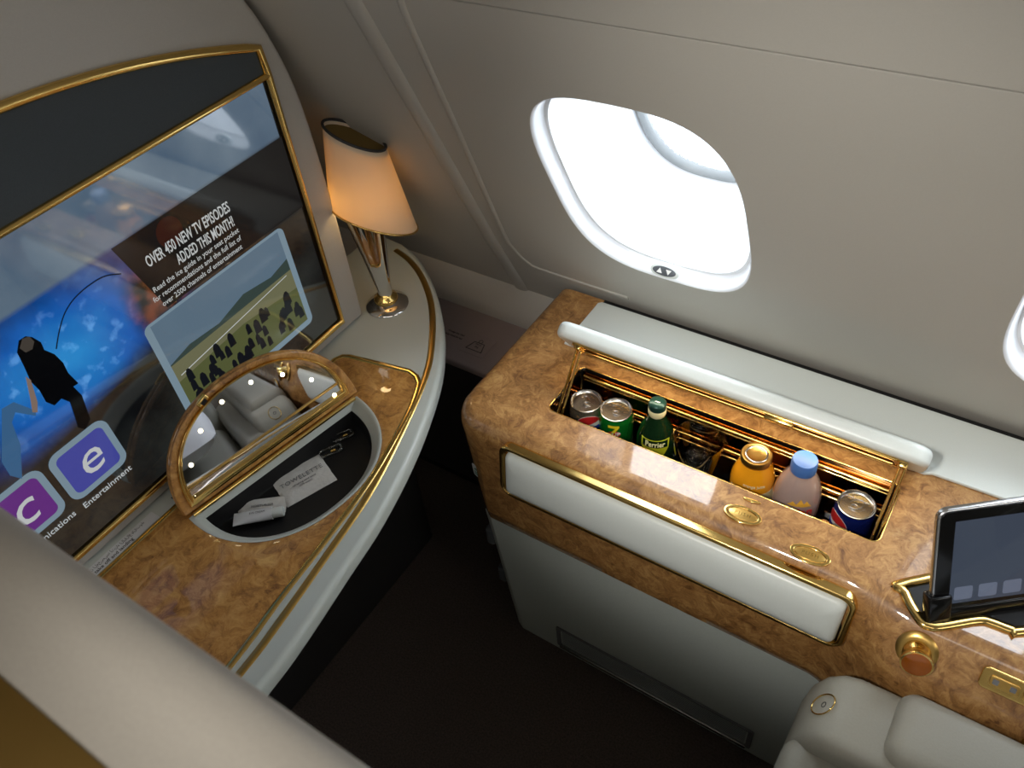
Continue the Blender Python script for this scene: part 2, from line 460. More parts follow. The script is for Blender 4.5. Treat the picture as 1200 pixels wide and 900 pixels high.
tv = thing('television', 'large gold framed television with a lit menu screen', 'television', (XS, YC, 0.70))
TY0, TY1 = 2 * YC - .778, .778
ZB, ZT = .700, 1.186
def arch(y):
    return 1.318 - 0.385 * (y - YC) ** 2
archp = [(y, arch(y)) for y in [TY1 - (TY1 - TY0) * k / 40 for k in range(41)]]
tvout = [(TY0, ZB), (TY1, ZB), (TY1 + .003, ZT)] + archp
tvout = [(TY0, ZB), (TY1, ZB), (TY1 + .003, ZT)] + archp + [(TY0 - .003, ZT)]
def inset(loop_, d):
    cx = sum(p[0] for p in loop_) / len(loop_)
    L_ = len(loop_); out_ = []
    for i in range(L_):
        a_, b_, c_ = Vector(loop_[i - 1]), Vector(loop_[i]), Vector(loop_[(i + 1) % L_])
        e1 = (b_ - a_).normalized(); e2 = (c_ - b_).normalized()
        n1 = Vector((-e1.y, e1.x)); n2 = Vector((-e2.y, e2.x)); n_ = (n1 + n2)
        n_ = n_.normalized() / max(0.5, math.sqrt(max(0.1, (1 + n1.dot(n2)) / 2)))
        out_.append(tuple(b_ + n_ * d))
    return out_
part('frame', ptube([Vector((XS + .004, p[0], p[1])) for p in inset(tvout, .003)], .006, (1, 0, 0), True, 12, w=.0068), 'gold', tv)
part('cross_bar', ptube([(XS + .004, TY0, ZT), (XS + .004, TY1, ZT)], .006, (1, 0, 0), False, 12, w=.0052), 'gold', tv)
part('speaker_panel', slab([[(TY0 + .004, ZT + .004), (TY1 - .002, ZT + .004)] + [(min(max(p[0], TY0 + .004), TY1 - .002), p[1] - .006) for p in archp]], .003, 0, FS), 'speaker_cloth', tv)
part('bezel', slab([[(TY0, ZB), (TY1, ZB), (TY1, ZT), (TY0, ZT)]], .002, 0, FS), 'black_gloss', tv)

# the picture: night blue aquarium hall, dark floor, lit by the panel itself
def display_mat():
    m = bpy.data.materials.new('display_picture'); m.use_nodes = True
    nt = m.node_tree; N = nt.nodes; Lk = nt.links; b = N['Principled BSDF']
    b.inputs['Base Color'].default_value = (.004, .004, .005, 1); b.inputs['Roughness'].default_value = .07
    b.inputs['Coat Weight'].default_value = 1.0; b.inputs['Coat Roughness'].default_value = 0.05; b.inputs['Coat IOR'].default_value = 1.9
    tc = N.new('ShaderNodeTexCoord'); sp = N.new('ShaderNodeSeparateXYZ'); Lk.new(tc.outputs['Object'], sp.inputs[0])
    def mn(op, a, b_=None, c=None):
        n = N.new('ShaderNodeMath'); n.operation = op
        for i, v in enumerate((a, b_, c)):
            if v is None: continue
            if isinstance(v, (int, float)): n.inputs[i].default_value = v
            else: Lk.new(v, n.inputs[i])
        return n.outputs[0]
    def ramp(v, stops):
        r = N.new('ShaderNodeValToRGB'); e = r.color_ramp.elements
        while len(e) < len(stops): e.new(0.5)
        for i, (p, c) in enumerate(stops): e[i].position = p; e[i].color = lin(c) + (1,)
        Lk.new(v, r.inputs['Fac']); return r.outputs['Color']
    def mix(f, a, b_, mode='MIX'):
        n = N.new('ShaderNodeMixRGB'); n.blend_type = mode
        for i, v in zip((0, 1, 2), (f, a, b_)):
            if isinstance(v, (int, float)): n.inputs[i].default_value = v
            elif isinstance(v, tuple): n.inputs[i].default_value = v
            else: Lk.new(v, n.inputs[i])
        return n.outputs[0]
    ns = N.new('ShaderNodeTexNoise'); ns.inputs['Scale'].default_value = 9; ns.inputs['Detail'].default_value = 6
    Lk.new(tc.outputs['Object'], ns.inputs['Vector'])
    nz = N.new('ShaderNodeTexNoise'); nz.inputs['Scale'].default_value = 38; nz.inputs['Detail'].default_value = 5
    Lk.new(tc.outputs['Object'], nz.inputs['Vector'])
    y = sp.outputs['Y']; z = sp.outputs['Z']        # local to the television: y from its middle, z from its foot
    # blue tank: bright around (y -.14, z .22)
    dy = mn('MULTIPLY', mn('SUBTRACT', y, .01), 3.6); dz = mn('MULTIPLY', mn('SUBTRACT', z, .295), 4.6)
    d = mn('SQRT', mn('ADD', mn('MULTIPLY', dy, dy), mn('MULTIPLY', dz, dz)))
    d = mn('ADD', d, mn('MULTIPLY', mn('SUBTRACT', ns.outputs['Fac'], .5), .7))
    tank = ramp(d, [(0.0, (50, 150, 225)), (.35, (25, 100, 190)), (.62, (12, 50, 110)), (.82, (12, 22, 38)), (1.0, (14, 14, 16))])
    fish = ramp(nz.outputs['Fac'], [(.56, (0, 0, 0)), (.66, (120, 160, 190))])
    tank = mix(ramp(d, [(.2, (255, 255, 255)), (.6, (0, 0, 0))]), tank, mix(.5, tank, fish, 'ADD'))
    # dark floor of the hall, greenish sheen
    floor_ = ramp(ns.outputs['Fac'], [(.35, (10, 12, 14)), (.7, (44, 48, 46))])
    f = ramp(mn('ADD', z, mn('MULTIPLY', y, -.15)), [(.195, (0, 0, 0)), (.225, (255, 255, 255))])
    col = mix(f, floor_, tank)
    # pale hazy sky of the banner along the top of the menu
    sky = ramp(ns.outputs['Fac'], [(.3, (74, 98, 122)), (.7, (104, 124, 142))])
    g = ramp(z, [(.388, (0, 0, 0)), (.394, (255, 255, 255))])
    col = mix(g, col, sky)
    # warm rocks on the right side of the tank
    rk = mn('ADD', mn('ABSOLUTE', mn('SUBTRACT', y, .165)), mn('MULTIPLY', ns.outputs['Fac'], .06))
    rk = mn('MULTIPLY', ramp(rk, [(.05, (255, 255, 255)), (.08, (0, 0, 0))]), ramp(z, [(.23, (0, 0, 0)), (.26, (255, 255, 255))]))
    rk = mn('MULTIPLY', rk, ramp(z, [(.32, (255, 255, 255)), (.36, (0, 0, 0))]))
    rock = ramp(nz.outputs['Fac'], [(.4, (20, 14, 12)), (.6, (120, 60, 34))])
    col = mix(rk, col, rock)
    Lk.new(col, b.inputs['Emission Color']); b.inputs['Emission Strength'].default_value = .8
    MATS['display_picture'] = m
display_mat()
bz = .013
disp = part('display', slab([[(TY0 + bz, ZB + bz), (TY1 - bz, ZB + bz), (TY1 - bz, ZT - .006), (TY0 + bz, ZT - .006)]], .001, 0, FS @ Matrix.Translation((0, 0, .002))), 'display_picture', tv)

def DP(px, py):                                # a spot on the display
    v = P(px, py, x=XS); return (v.y, v.z)
def dpoly(name, pix, m, lift, parent=disp, raw=None, holes_=None):
    pts = raw if raw else [DP(*q) for q in pix]
    return part(name, slab([pts] + (holes_ or []), .0003, 0, FS @ Matrix.Translation((0, 0, .003 + lift))), m, parent)
glow('scr_dark', (24, 22, 22), .9)
glow('scr_text', (196, 200, 200), .8)
glow('scr_frame', (128, 150, 164), .75)
glow('scr_sky', (98, 120, 138), .75)
glow('scr_hill', (52, 66, 62), .9)
glow('scr_grass', (86, 92, 56), .8)
glow('scr_field', (112, 112, 84), .8)
glow('scr_crowd', (16, 20, 26), .9)
glow('scr_person', (8, 9, 12), .6)
glow('scr_purple', (96, 44, 122), .9)
glow('scr_indigo', (66, 70, 150), .9)
glow('scr_lilac', (150, 120, 190), .7)
glow('scr_skin', (140, 120, 110), .7)
glow('scr_hair', (70, 64, 58), .8)
glow('scr_red', (52, 26, 20), .9)
glow('scr_line', (60, 100, 140), .8)
# dark title block
tb_y0, tb_y1 = DP(150, 300)[0] - .02, DP(330, 180)[0] - .005
dpoly('title_block', None, 'scr_dark', .0002, raw=[(.475, .962), (.768, .962), (.768, 1.090), (.44, 1.090)])
dpoly('title_figures', None, 'scr_red', .0004, raw=[(v[0], v[1]) for v in ell(.022, .024, .528, 1.062, 20)] )
def dtext(name, s, y_, z_, width, size, m='scr_text', bold=0.0, parent=disp, lift=.0010):
    me = text(s, size, Matrix.Identity(4), .0003, 'LEFT', bold=bold)
    x0 = min(v.co.x for v in me.vertices); x1 = max(v.co.x for v in me.vertices)
    me.transform(Matrix.Translation((-x0, 0, 0))); me.transform(Matrix.Diagonal((width / (x1 - x0), 1, 1, 1)))
    me.transform(FS @ Matrix.Translation((y_, z_, .003 + lift)))
    return part(name, me, m, parent)
dtext('title', 'OVER 450 NEW TV EPISODES', .476, 1.042, .158, .025, bold=.0003)
dtext('title', 'ADDED THIS MONTH!', .520, 1.017, .112, .025, bold=.0003)
dtext('paragraph', 'Read the ice guide in your seat pocket', .467, .999, .168, .0125)
dtext('paragraph', 'for recommendations and the full list of', .460, .985, .174, .0125)
dtext('paragraph', 'over 2500 channels of entertainment', .470, .971, .160, .0125)
# inset photo: field, hills, crowd
iy0, iy1, iz0, iz1 = .425, .714, .752, .957
inset_ = dpoly('inset_photo', None, 'scr_frame', .0004, raw=rrect(iy1 - iy0, iz1 - iz0, .012, (iy0 + iy1) / 2, (iz0 + iz1) / 2))
q = .012
dpoly('inset_sky', None, 'scr_sky', .0007, inset_, raw=[(iy0 + q, .862), (iy1 - q, .862), (iy1 - q, iz1 - q * .4), (iy0 + q, iz1 - q * .4)])
dpoly('inset_hill', None, 'scr_hill', .0009, inset_, raw=[(iy0 + q, .874), (.48, .884), (.54, .880), (.60, .896), (.66, .888), (iy1 - q, .898), (iy1 - q, .862), (iy0 + q, .862)])
dpoly('inset_field', None, 'scr_field', .0010, inset_, raw=[(iy0 + q, .872), (iy1 - q, .876), (iy1 - q, .81), (iy0 + q, .81)])
dpoly('inset_grass', None, 'scr_grass', .0011, inset_, raw=[(iy0 + q, .838), (.58, .848), (iy1 - q, .836), (iy1 - q, iz0 + q), (iy0 + q, iz0 + q)])
cm = []
for k in range(46):
    cy_ = iy0 + q + .008 + random.random() * (iy1 - iy0 - 2 * q - .016); cz_ = iz0 + q + .004 + random.random() * .066
    s_ = .8 + random.random() * .5
    bod = [(cy_ - .006 * s_, cz_ - .004), (cy_ + .006 * s_, cz_ - .004), (cy_ + .005 * s_, cz_ + .013 * s_), (cy_ + .002 * s_, cz_ + .019 * s_), (cy_ - .002 * s_, cz_ + .019 * s_), (cy_ - .005 * s_, cz_ + .013 * s_)]
    cm.append(slab([bod], .0002, 0, FS @ Matrix.Translation((0, 0, .0044 + k * .00001))))
part('inset_crowd', join(cm), 'scr_crowd', inset_)
dpoly('runway_line', None, 'scr_text', .0013, inset_, raw=[(.445, .846), (.69, .8705), (.69, .8717), (.445, .8475)])
# two figures holding hands
pp = lambda lst: [DP(*q_) for q_ in lst]
dpoly('figure', [(36, 394), (46, 400), (50, 409), (62, 414), (72, 424), (78, 436), (90, 448), (84, 452), (94, 462), (104, 490), (98, 502), (90, 500), (80, 470), (70, 466), (62, 474), (52, 470), (44, 456), (34, 446), (26, 428), (18, 412), (20, 398), (28, 393)], 'scr_person', .0006)
dpoly('figure_head', [(24, 396), (32, 393), (38, 399), (36, 408), (28, 412), (21, 407)], 'scr_hair', .0008)
dpoly('figure_arm', [(28, 440), (34, 444), (42, 470), (42, 482), (36, 482), (34, 468)], 'scr_skin', .0007)
dpoly('figure', [(0, 478), (14, 470), (40, 480), (40, 486), (16, 482), (12, 494), (22, 520), (24, 560), (10, 556), (0, 540)], 'scr_line', .0006)
arc = catmull([DP(64, 408) + (0,), DP(68, 385) + (0,), DP(76, 362) + (0,), DP(92, 342) + (0,), DP(118, 324) + (0,), DP(140, 320) + (0,)], 6)
part('tank_seam', ptube([Vector((XS + .0036, v.x, v.y)) for v in arc], .0002, (1, 0, 0), w=.0009, n=6), 'scr_person', disp)
# menu icons
def icon(cyz, m, letter, cap, name, rot=0):
    y_, z_ = cyz
    b_ = dpoly(name, None, 'scr_frame', .0006, raw=rrect(.098, .096, .018, y_, z_))
    dpoly('icon_field', None, m, .0009, b_, raw=rrect(.078, .076, .010, y_, z_))
    part('icon_letter', text(letter, .084, FS @ Matrix.Translation((y_, z_ + .002, .0042)), .0003, 'CENTER', shear=.2), 'scr_text', b_)
    part('icon_caption', text(cap, .0150, FS @ Matrix.Translation((y_, z_ - .062, .0040)), .0003, 'CENTER'), 'scr_text', b_)
e_ = (.264, .832)
icon(e_, 'scr_indigo', 'e', 'Entertainment', 'menu_icon')
icon((e_[0] - .108, e_[1] + .003), 'scr_purple', 'c', 'Communications', 'menu_icon')
icon((e_[0] - .216, e_[1] + .003), 'scr_indigo', 'i', 'Information', 'menu_icon')

# ---------------------------------------------------------------- side table
ZTB = 0.670
tab = thing('vanity_table', 'curved pale side table with burl wood top and open vanity box under the television', 'table', (-0.85, 0.35, 0))
outer = [(-.622, -.30), (-.620, .0), (-.624, .184), (-.631, .266), (-.646, .367), (-.664, .482), (-.702, .62), (-.757, .755), (-.812, .846), (-.872, .918), (-.944, .985), (-1.023, 1.038), (-1.085, 1.062)]
oc = [(v.x, v.y) for v in catmull([p + (0,) for p in outer], 5)]
tloop = oc + [(-1.14, 1.066), (-1.17, 1.04), (-1.17, .86), (-1.05, .84), (-1.05, -.30)]
# vanity opening frame
H0 = Vector((-.926, .318, ZTB)); H1 = Vector((-.864, .652, ZTB))
HU = (H1 - H0).normalized(); HL = (H1 - H0).length; HS = Vector((HU.y, -HU.x, 0))     # HS points towards the seat
def dshape(L_, s_, n=36, p=2.2, du=0.0, ds=0.0):
    """half oval standing on the hinge line (local x along the hinge, local y away from it)"""
    out_ = []
    for k in range(n + 1):
        t = PI * k / n; c, s = math.cos(t), math.sin(t)
        out_.append((HL / 2 + du + L_ / 2 * math.copysign(abs(c) ** (2 / p), c), ds + s_ * max(0, s) ** (2 / p)))
    return out_
FH = frame(H0, HU, HS)           # local z = HU x HS (down or up?)
if (HU.cross(HS)).z < 0:
    pass
def dw(pt, z): v = H0 + HU * pt[0] + HS * pt[1]; return (v.x, v.y)
dho = [dw(p, 0) for p in dshape(HL + .004, .170)] + []
part('top', slab([tloop, dho], .036, .010, Matrix.Translation((0, 0, ZTB - .036)), 4), 'table_white', tab)
part('apron', slab([[(p[0] - .045, p[1] - .02) for p in oc] + [(-1.10, .98), (-1.10, .84), (-1.05, .80), (-1.05, -.30)]], .10, .004, Matrix.Translation((0, 0, ZTB - .136))), 'dark_panel', tab) if False else None
wb = [(-.676, -.25), (-.676, .0), (-.683, .18), (-.696, .29), (-.706, .40), (-.722, .528), (-.755, .660), (-.776, .715)]
wbc = [(v.x, v.y) for v in catmull([p + (0,) for p in wb], 5)]
wloop = wbc + [(-.785, .733), (-.800, .745), (-.820, .750), (-.945, .728), (-.958, .722), (-.965, .708), (-.965, -.25)]
part('veneer', slab([wloop, dho], .0022, 0.0003, Matrix.Translation((0, 0, ZTB)), 1), 'burl_amber', tab, 'amber burl wood veneer')
part('veneer_edging', ptube([Vector((p[0], p[1], ZTB + .0015)) for p in wloop], .0022, (0, 0, 1), True, 8, w=.0058), 'gold', tab, 'gold edging of the veneer')
inl = [(-.660, -.25), (-.658, .0), (-.663, .182), (-.671, .265), (-.686, .376), (-.704, .495), (-.739, .621), (-.787, .757), (-.840, .847), (-.903, .926), (-.972, .985), (-1.030, 1.018), (-1.08, 1.034)]
part('inlay', ptube([Vector((v.x, v.y, ZTB + .0004)) for v in catmull([p + (0,) for p in inl], 5)], .0022, (0, 0, 1), False, 8, w=.0062), 'gold_satin', tab, 'gold inlay line along the rim')
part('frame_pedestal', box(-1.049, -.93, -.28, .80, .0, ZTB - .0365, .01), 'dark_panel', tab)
# vanity compartment
zf = ZTB - .046
def dring(L_, s_, z, du=0, ds=0): return [Vector(dw(p, 0) + (z,)) for p in dshape(L_, s_, 40, 2.2, du, ds)]
lip = loft([dring(HL + .004, .170, ZTB + .0025), dring(HL - .004, .166, ZTB + .003), dring(HL - .014, .160, ZTB - .002, 0, .002), dring(HL - .032, .148, ZTB - .010, 0, .004), dring(HL - .038, .144, ZTB - .015, 0, .005)], True, False, False, 60)
part('vanity_rim', lip, 'table_white', tab)
tray = loft([dring(HL - .038, .144, ZTB - .015, 0, .005), dring(HL - .041, .142, ZTB - .025, 0, .006), dring(HL - .045, .139, zf + .004, 0, .007), dring(HL - .053, .134, zf, 0, .009)], True, False, True, 50)
part('vanity_tray', tray, 'black_matte', tab)
# lid, opened past upright
LA = math.radians(107)
LW = HS * math.cos(LA) + Vector((0, 0, 1)) * math.sin(LA)
LO = H0 + Vector((0, 0, .012)) - HS * .003
FL = frame(LO, HU, LW)
if (HU.cross(LW)).dot(HS) < 0:                # make local z face the seat
    FLf = FL @ Matrix.Diagonal((1, 1, -1, 1))
else: FLf = FL
def lslab(loops, th, bev, z0, res=2):
    me = slab(loops, th, bev, None, res); me.transform(Matrix.Translation((0, 0, z0))); me.transform(FLf)
    fix(me); return smooth(me, 35)
R_ = .170
part_lid = part('vanity_lid', lslab([dshape(HL + .012, R_ - .009, ds=-.002)], .010, .003, -.011), 'burl_amber', tab, 'half round burl lid standing open')
def dring2(L_, s_, ds, L2, s2, ds2): return [dshape(L_, s_, ds=ds), dshape(L2, s2, ds=ds2)]
part('lid_rim', lslab(dring2(HL + .010, R_ - .011, -.001, HL - .020, R_ - .030, .008), .006, .002, -.001), 'burl_amber', part_lid)
part('gold_rim', lslab(dring2(HL - .018, R_ - .028, .006, HL - .036, R_ - .038, .015), .009, .0025, -.001), 'gold', part_lid)
part('gold_rim', lslab(dring2(HL - .030, R_ - .034, .012, HL - .040, R_ - .041, .018), .0115, .0018, -.001), 'gold', part_lid)
part('mirror', lslab([dshape(HL - .034, R_ - .038, ds=.014)], .002, 0, .001), 'mirror', part_lid, 'half round mirror')
part('hinge_bar', tube([LO + HU * .012 + LW * .008 + LW.cross(HU) * 0 , LO + HU * (HL - .012) + LW * .008], .0052), 'gold', part_lid)
part('hinge_bar', tube([H0 + HU * .006 + HS * .004 + Vector((0, 0, .007)), H0 + HU * (HL - .006) + HS * .004 + Vector((0, 0, .007))], .0045), 'gold', part_lid)
part('hinge_bar', lslab([[(.022, .034), (HL - .022, .034), (HL - .022, .037), (.022, .037)]], .004, .0008, .002), 'gold_satin', part_lid)
nL = (FLf.to_3x3() @ Vector((0, 0, 1))).normalized()
for (px, py) in ((294, 448), (331, 439), (365, 445), (392, 463), (260, 471), (235, 505), (224, 545), (230, 583)):
    d = MR @ Vector((px - 600, py - 450, F)); o0 = LO + nL * .003
    t = (o0 - CAM).dot(nL) / d.dot(nL); p_ = CAM + d * t
    part('bulb', slab([ell(.0036, .0036, n=16)], .0012, .0004, frame(p_, HU, nL.cross(HU))), 'bulb', part_lid)
d = MR @ Vector((237 - 600, 470 - 450, F)); t = (LO - CAM).dot(nL) / d.dot(nL); p_ = CAM + d * t
rad = (p_ - (LO + HU * HL / 2)).normalized()
part('latch', obox(.022, .014, .009, frame(p_ - nL * .002, rad.cross(nL), rad), .002), 'gold', part_lid)
part('latch_slot', obox(.010, .006, .0012, frame(p_ + nL * .0068, rad.cross(nL), rad)), 'dark_seam', part_lid)

# stowage label lying on the strip between screen and veneer
fr = frame((-.983, .17, ZTB + .0003), (0, 1, 0), (-1, 0, 0))
lb = part('placard', slab([rrect(.27, .021, .002, -.01, 0)], .0006, 0, fr), 'label_white', tab, 'white stowage placard')
part('placard_print', join([text('compartments for taxi, take off and landing', .0092, fr @ Matrix.Translation((-.085, -.0050, .0006)), sx=1.0, bold=.0001),
                            text('يرجى وضع جميع الأغراض في الأماكن المخصصة أثناء الإقلاع والهبوط', .0072, fr @ Matrix.Translation((-.100, .0048, .0006)), sx=.85)]), 'print_dark', lb)
part('table_vent', box(-.987, -.981, .33, .37, ZTB + .0001, ZTB + .0008), 'black_matte', tab)

# things lying in the tray
ZI = zf + .0005
def lying(name, px, py, w_, h_, th_, ang, m, label, cat, group=None, crimp=True, tube_=False, z=ZI):
    c_ = P(px, py, z=z)
    u_ = Vector((math.cos(math.radians(ang)), math.sin(math.radians(ang)), 0)); v_ = Vector((0, 0, 1)).cross(u_)
    t_ = thing(name, label, cat, c_, group)
    if tube_:
        rings = []
        for k, (s_, a_, b_) in enumerate(((-.5, .010, .0006), (-.40, .0095, .003), (-.2, .009, .0065), (.25, .0085, .0085), (.28, .0088, .0088))):
            rings.append([c_ + u_ * (s_ * w_) + v_ * (a_ * h_ / .017 * math.cos(2 * PI * j / 20)) + Vector((0, 0, 1)) * (.0090 + b_ * math.sin(2 * PI * j / 20)) for j in range(20)])
        part('tube_body', loft(rings), m, t_)
        rings = [[c_ + u_ * (s_ * w_) + v_ * (r_ * math.cos(2 * PI * j / 20)) + Vector((0, 0, 1)) * (.0090 + r_ * math.sin(2 * PI * j / 20)) for j in range(20)] for s_, r_ in ((.28, .0078), (.30, .0085), (.48, .0085), (.5, .008))]
        part('cap', loft(rings), 'white_paint', t_)
    else:
        nx, ny = 14, 10; vs = []; fs = []
        def hgt(i, j):
            a_, b_ = i / nx, j / ny
            e = min(a_, 1 - a_, b_ * .8, (1 - b_) * .8) * 5
            return th_ * min(1, e) ** .6 * (.75 + .25 * math.sin(a_ * 9 + b_ * 7)) + .0008
        for top in (1, 0):
            for j in range(ny + 1):
                for i in range(nx + 1):
                    wob = .0012 * (random.random() - .5) if (i in (0, nx) or j in (0, ny)) and top else 0
                    p = c_ + u_ * ((i / nx - .5) * w_ + wob) + v_ * ((j / ny - .5) * h_) + Vector((0, 0, hgt(i, j) if top else 0))
                    vs.append(p)
        K = (nx + 1) * (ny + 1)
        for j in range(ny):
            for i in range(nx):
                a_ = j * (nx + 1) + i
                fs.append((a_, a_ + 1, a_ + nx + 2, a_ + nx + 1)); fs.append((K + a_, K + a_ + nx + 1, K + a_ + nx + 2, K + a_ + 1))
        per = [i for i in range(nx + 1)] + [j * (nx + 1) + nx for j in range(1, ny + 1)] + [ny * (nx + 1) + i for i in range(nx - 1, -1, -1)] + [j * (nx + 1) for j in range(ny - 1, 0, -1)]
        for k in range(len(per)):
            a_, b_ = per[k], per[(k + 1) % len(per)]; fs.append((a_, K + a_, K + b_, b_))
        part('packet', smooth(fix(mesh_from(vs, fs)), 60), m, t_)
    return t_, c_, u_, v_
t1, c1, u1, v1 = lying('towelette_packet', 356, 563, .092, .072, .004, 68, 'paper', 'white towelette sachet lying alone in the black vanity tray', 'sachet')
fr = frame(c1 + Vector((0, 0, .0055)), u1, v1)
part('print', join([text('TOWELETTE', .0125, fr @ Matrix.Translation((0, .006, 0)), align='CENTER', space=1.15), text('refreshing hand towel', .0050, fr @ Matrix.Translation((0, -.005, 0)), align='CENTER'),
                    text('100% cotton', .0050, fr @ Matrix.Translation((0, -.011, 0)), align='CENTER')]), 'print_grey', t1)
t2, c2, u2, v2 = lying('cosmetic_sachet', 308, 594, .080, .034, .003, 38, 'paper', 'flat white sachet tucked behind the small white tube in the tray', 'sachet')
part('print', text('MOISTURISER', .0062, frame(c2 + Vector((0, 0, .0042)), u2, v2), align='CENTER'), 'print_grey', t2)
t3, c3, u3, v3 = lying('cosmetic_tube', 305, 608, .082, .022, .003, 42, 'label_white', 'small white cosmetic tube at the front of the vanity tray', 'tube', tube_=True)
part('print', text('EYE CREAM', .005, frame(c3 + Vector((0, 0, .0183)), u3, v3), align='CENTER'), 'print_grey', t3)
# clear clip-on pot and hair band in the far corner of the tray
for (px, py, lab) in ((402, 512, 'small clear plastic clip nearest the narrow end of the tray'), (388, 530, 'small clear plastic clip beside the towelette sachet')):
    c_ = P(px, py, z=ZI); t_ = thing('clear_clip', lab, 'clip', c_)
    fr = frame(c_, (.5, .86, 0), (-.86, .5, 0))
    part('clip_body', slab([rrect(.044, .020, .007), rrect(.033, .010, .004)], .007, .002, fr), 'plastic_clear', t_)
    part('clasp', obox(.009, .004, .004, fr @ Matrix.Translation((.004, -.007, .007)), .001), 'gold', t_)

# ================================================================== TABLE LAMP
LX, LY = -.979, .882
lamp = thing('table_lamp', 'small table lamp with slanted glowing shade and flared chrome stem', 'lamp', (LX, LY, ZTB))
part('base', lathe([(.0425, 0), (.0430, .002), (.0415, .0045), (.030, .0085), (.022, .013), (.020, .016)], (LX, LY, ZTB), 48), 'chrome', lamp)
part('collar', lathe([(.0205, .012), (.0235, .014), (.0240, .018), (.0225, .022), (.0170, .026), (.0155, .029)], (LX, LY, ZTB), 40), 'gold', lamp)
# fluted stem, flaring into a twin-lobed fan that leans towards the screen
rings = []
for k in range(17):
    t = k / 16; z = ZTB + .024 + .190 * t
    w_ = .0135 + .024 * t ** 1.2; dpt = .0125 + .004 * t
    cx_ = LX + .002 - .002 * t; cy_ = LY - .004 * t
    ring_ = []
    for j in range(40):
        a_ = 2 * PI * j / 40
        pinch = 1 - (.10 + .42 * t) * (abs(math.sin(a_)) ** 6)
        lx = w_ * math.cos(a_); ly = dpt * math.sin(a_) * pinch
        # long axis of the fan runs across the view (x plus a little y)
        ring_.append(Vector((cx_ + lx * .84 - ly * .54, cy_ + lx * .54 + ly * .84, z)))
    rings.append(ring_)
part('stem', loft(rings, True, True, True, 60), 'chrome', lamp)
SX, SY = -.972, .897
def sring(z, r, tx, ty, n=56):
    return [Vector((SX + r * math.cos(2 * PI * k / n), SY + r * math.sin(2 * PI * k / n), z - r * math.cos(2 * PI * k / n) * tx - r * math.sin(2 * PI * k / n) * ty)) for k in range(n)]
def lerp(a_, b_, t): return a_ + (b_ - a_) * t
B0 = (.872, .0730, .25, .52); T0 = (1.032, .0480, .40, .50)
lv = [tuple(lerp(B0[i], T0[i], k / 8) for i in range(4)) for k in range(9)]
outer_ = [sring(*l) for l in lv]; inner_ = [sring(l[0], l[1] - .0016, l[2], l[3]) for l in lv]
part('lamp_shade', loft(outer_ + inner_[::-1] + [outer_[0]], True, False, False, 50), 'shade', lamp)
part('shade_trim', tube(sring(B0[0] - .001, B0[1] + .0006, B0[2], B0[3]), .0020, True, 8), 'gold', lamp)
part('shade_rim', tube(sring(T0[0] + .001, T0[1] - .0005, T0[2], T0[3]), .0026, True, 8), 'print_dark', lamp, 'dark rim round the top of the shade')
part('shade_diffuser', loft([sring(T0[0] - .010, T0[1] + .0001, T0[2], T0[3]), sring(T0[0] - .008, T0[1] + .0001, T0[2], T0[3])]), 'lamp_inside', lamp)
part('bulb_holder', lathe([(.004, 0), (.012, .004), (.012, .03), (.009, .034)], (LX, LY, ZTB + .206), 20), 'gold_satin', lamp)

# ================================================================== MINIBAR CONSOLE
ZC = 0.670
con = thing('minibar_console', 'burl wood side console with white drawer front, open drinks compartment and grey base', 'console', (-.1, .9, 0))
XL, XR, YF, YB = -.706, 1.30, .700, 1.088
def smst(t): t = max(0, min(1, t)); return t * t * (3 - 2 * t)
prA = [(-.036, .670), (-.026, .6693), (-.017, .6665), (-.009, .660), (-.0035, .650), (-.0005, .638), (0, .622), (0, .56), (0, .48), (-.001, .42), (-.003, .398), (-.010, .388)]
prB = [(-.012, .670), (-.004, .6690), (.004, .6655), (.014, .656), (.026, .640), (.040, .619), (.053, .598), (.060, .560), (.061, .48), (.060, .42), (.054, .398), (.044, .388)]
# plan line of the face: up the left side, round the corner, along the front
plan = []
rc = .062
for k in range(6): plan.append((Vector((XL, YB - (YB - YF - rc) * k / 5)), Vector((-1, 0))))
for k in range(1, 9):
    a_ = PI / 2 * k / 8
    plan.append((Vector((XL + rc - rc * math.cos(a_), YF + rc - rc * math.sin(a_))), Vector((-math.cos(a_), -math.sin(a_)))))
xs = [-.55, -.4, -.2, -.06, -.03] + [-.02 + .01 * k for k in range(13)] + [.14, .2, .4, .7, 1.0, XR]
for x in xs: plan.append((Vector((x, YF)), Vector((0, -1))))
rings = []
for k in range(len(prA)):
    r = []
    for p, n in plan:
        b_ = smst((p.x + .03) / .13)
        off = lerp(prA[k][0], prB[k][0], b_); z = lerp(prA[k][1], prB[k][1], b_)
        if n.x < -.01: off -= .028 * abs(n.x) * max(0, .66 - z) / .27
        r.append(Vector((p.x + n.x * off, p.y + n.y * off, z)))
    rings.append(r)
# close each ring along the back
rings = [r + [Vector((XR, YB, r[-1].z)), Vector((r[0].x, YB, r[0].z))] for r in rings]
body = loft(rings, True, True, True, 35)
SX0, SX1, SY0, SY1 = -.552, .000, .789, .910
cut = slab([rrect(SX1 - SX0, SY1 - SY0, .014, (SX0 + SX1) / 2, (SY0 + SY1) / 2)], .17, 0, Matrix.Translation((0, 0, .525)))
body = boolean(body, [cut])
for pg in body.polygons:
    if pg.area > .004: pg.use_smooth = False
part('body', body, 'burl', con, 'burl wood top and fascia')
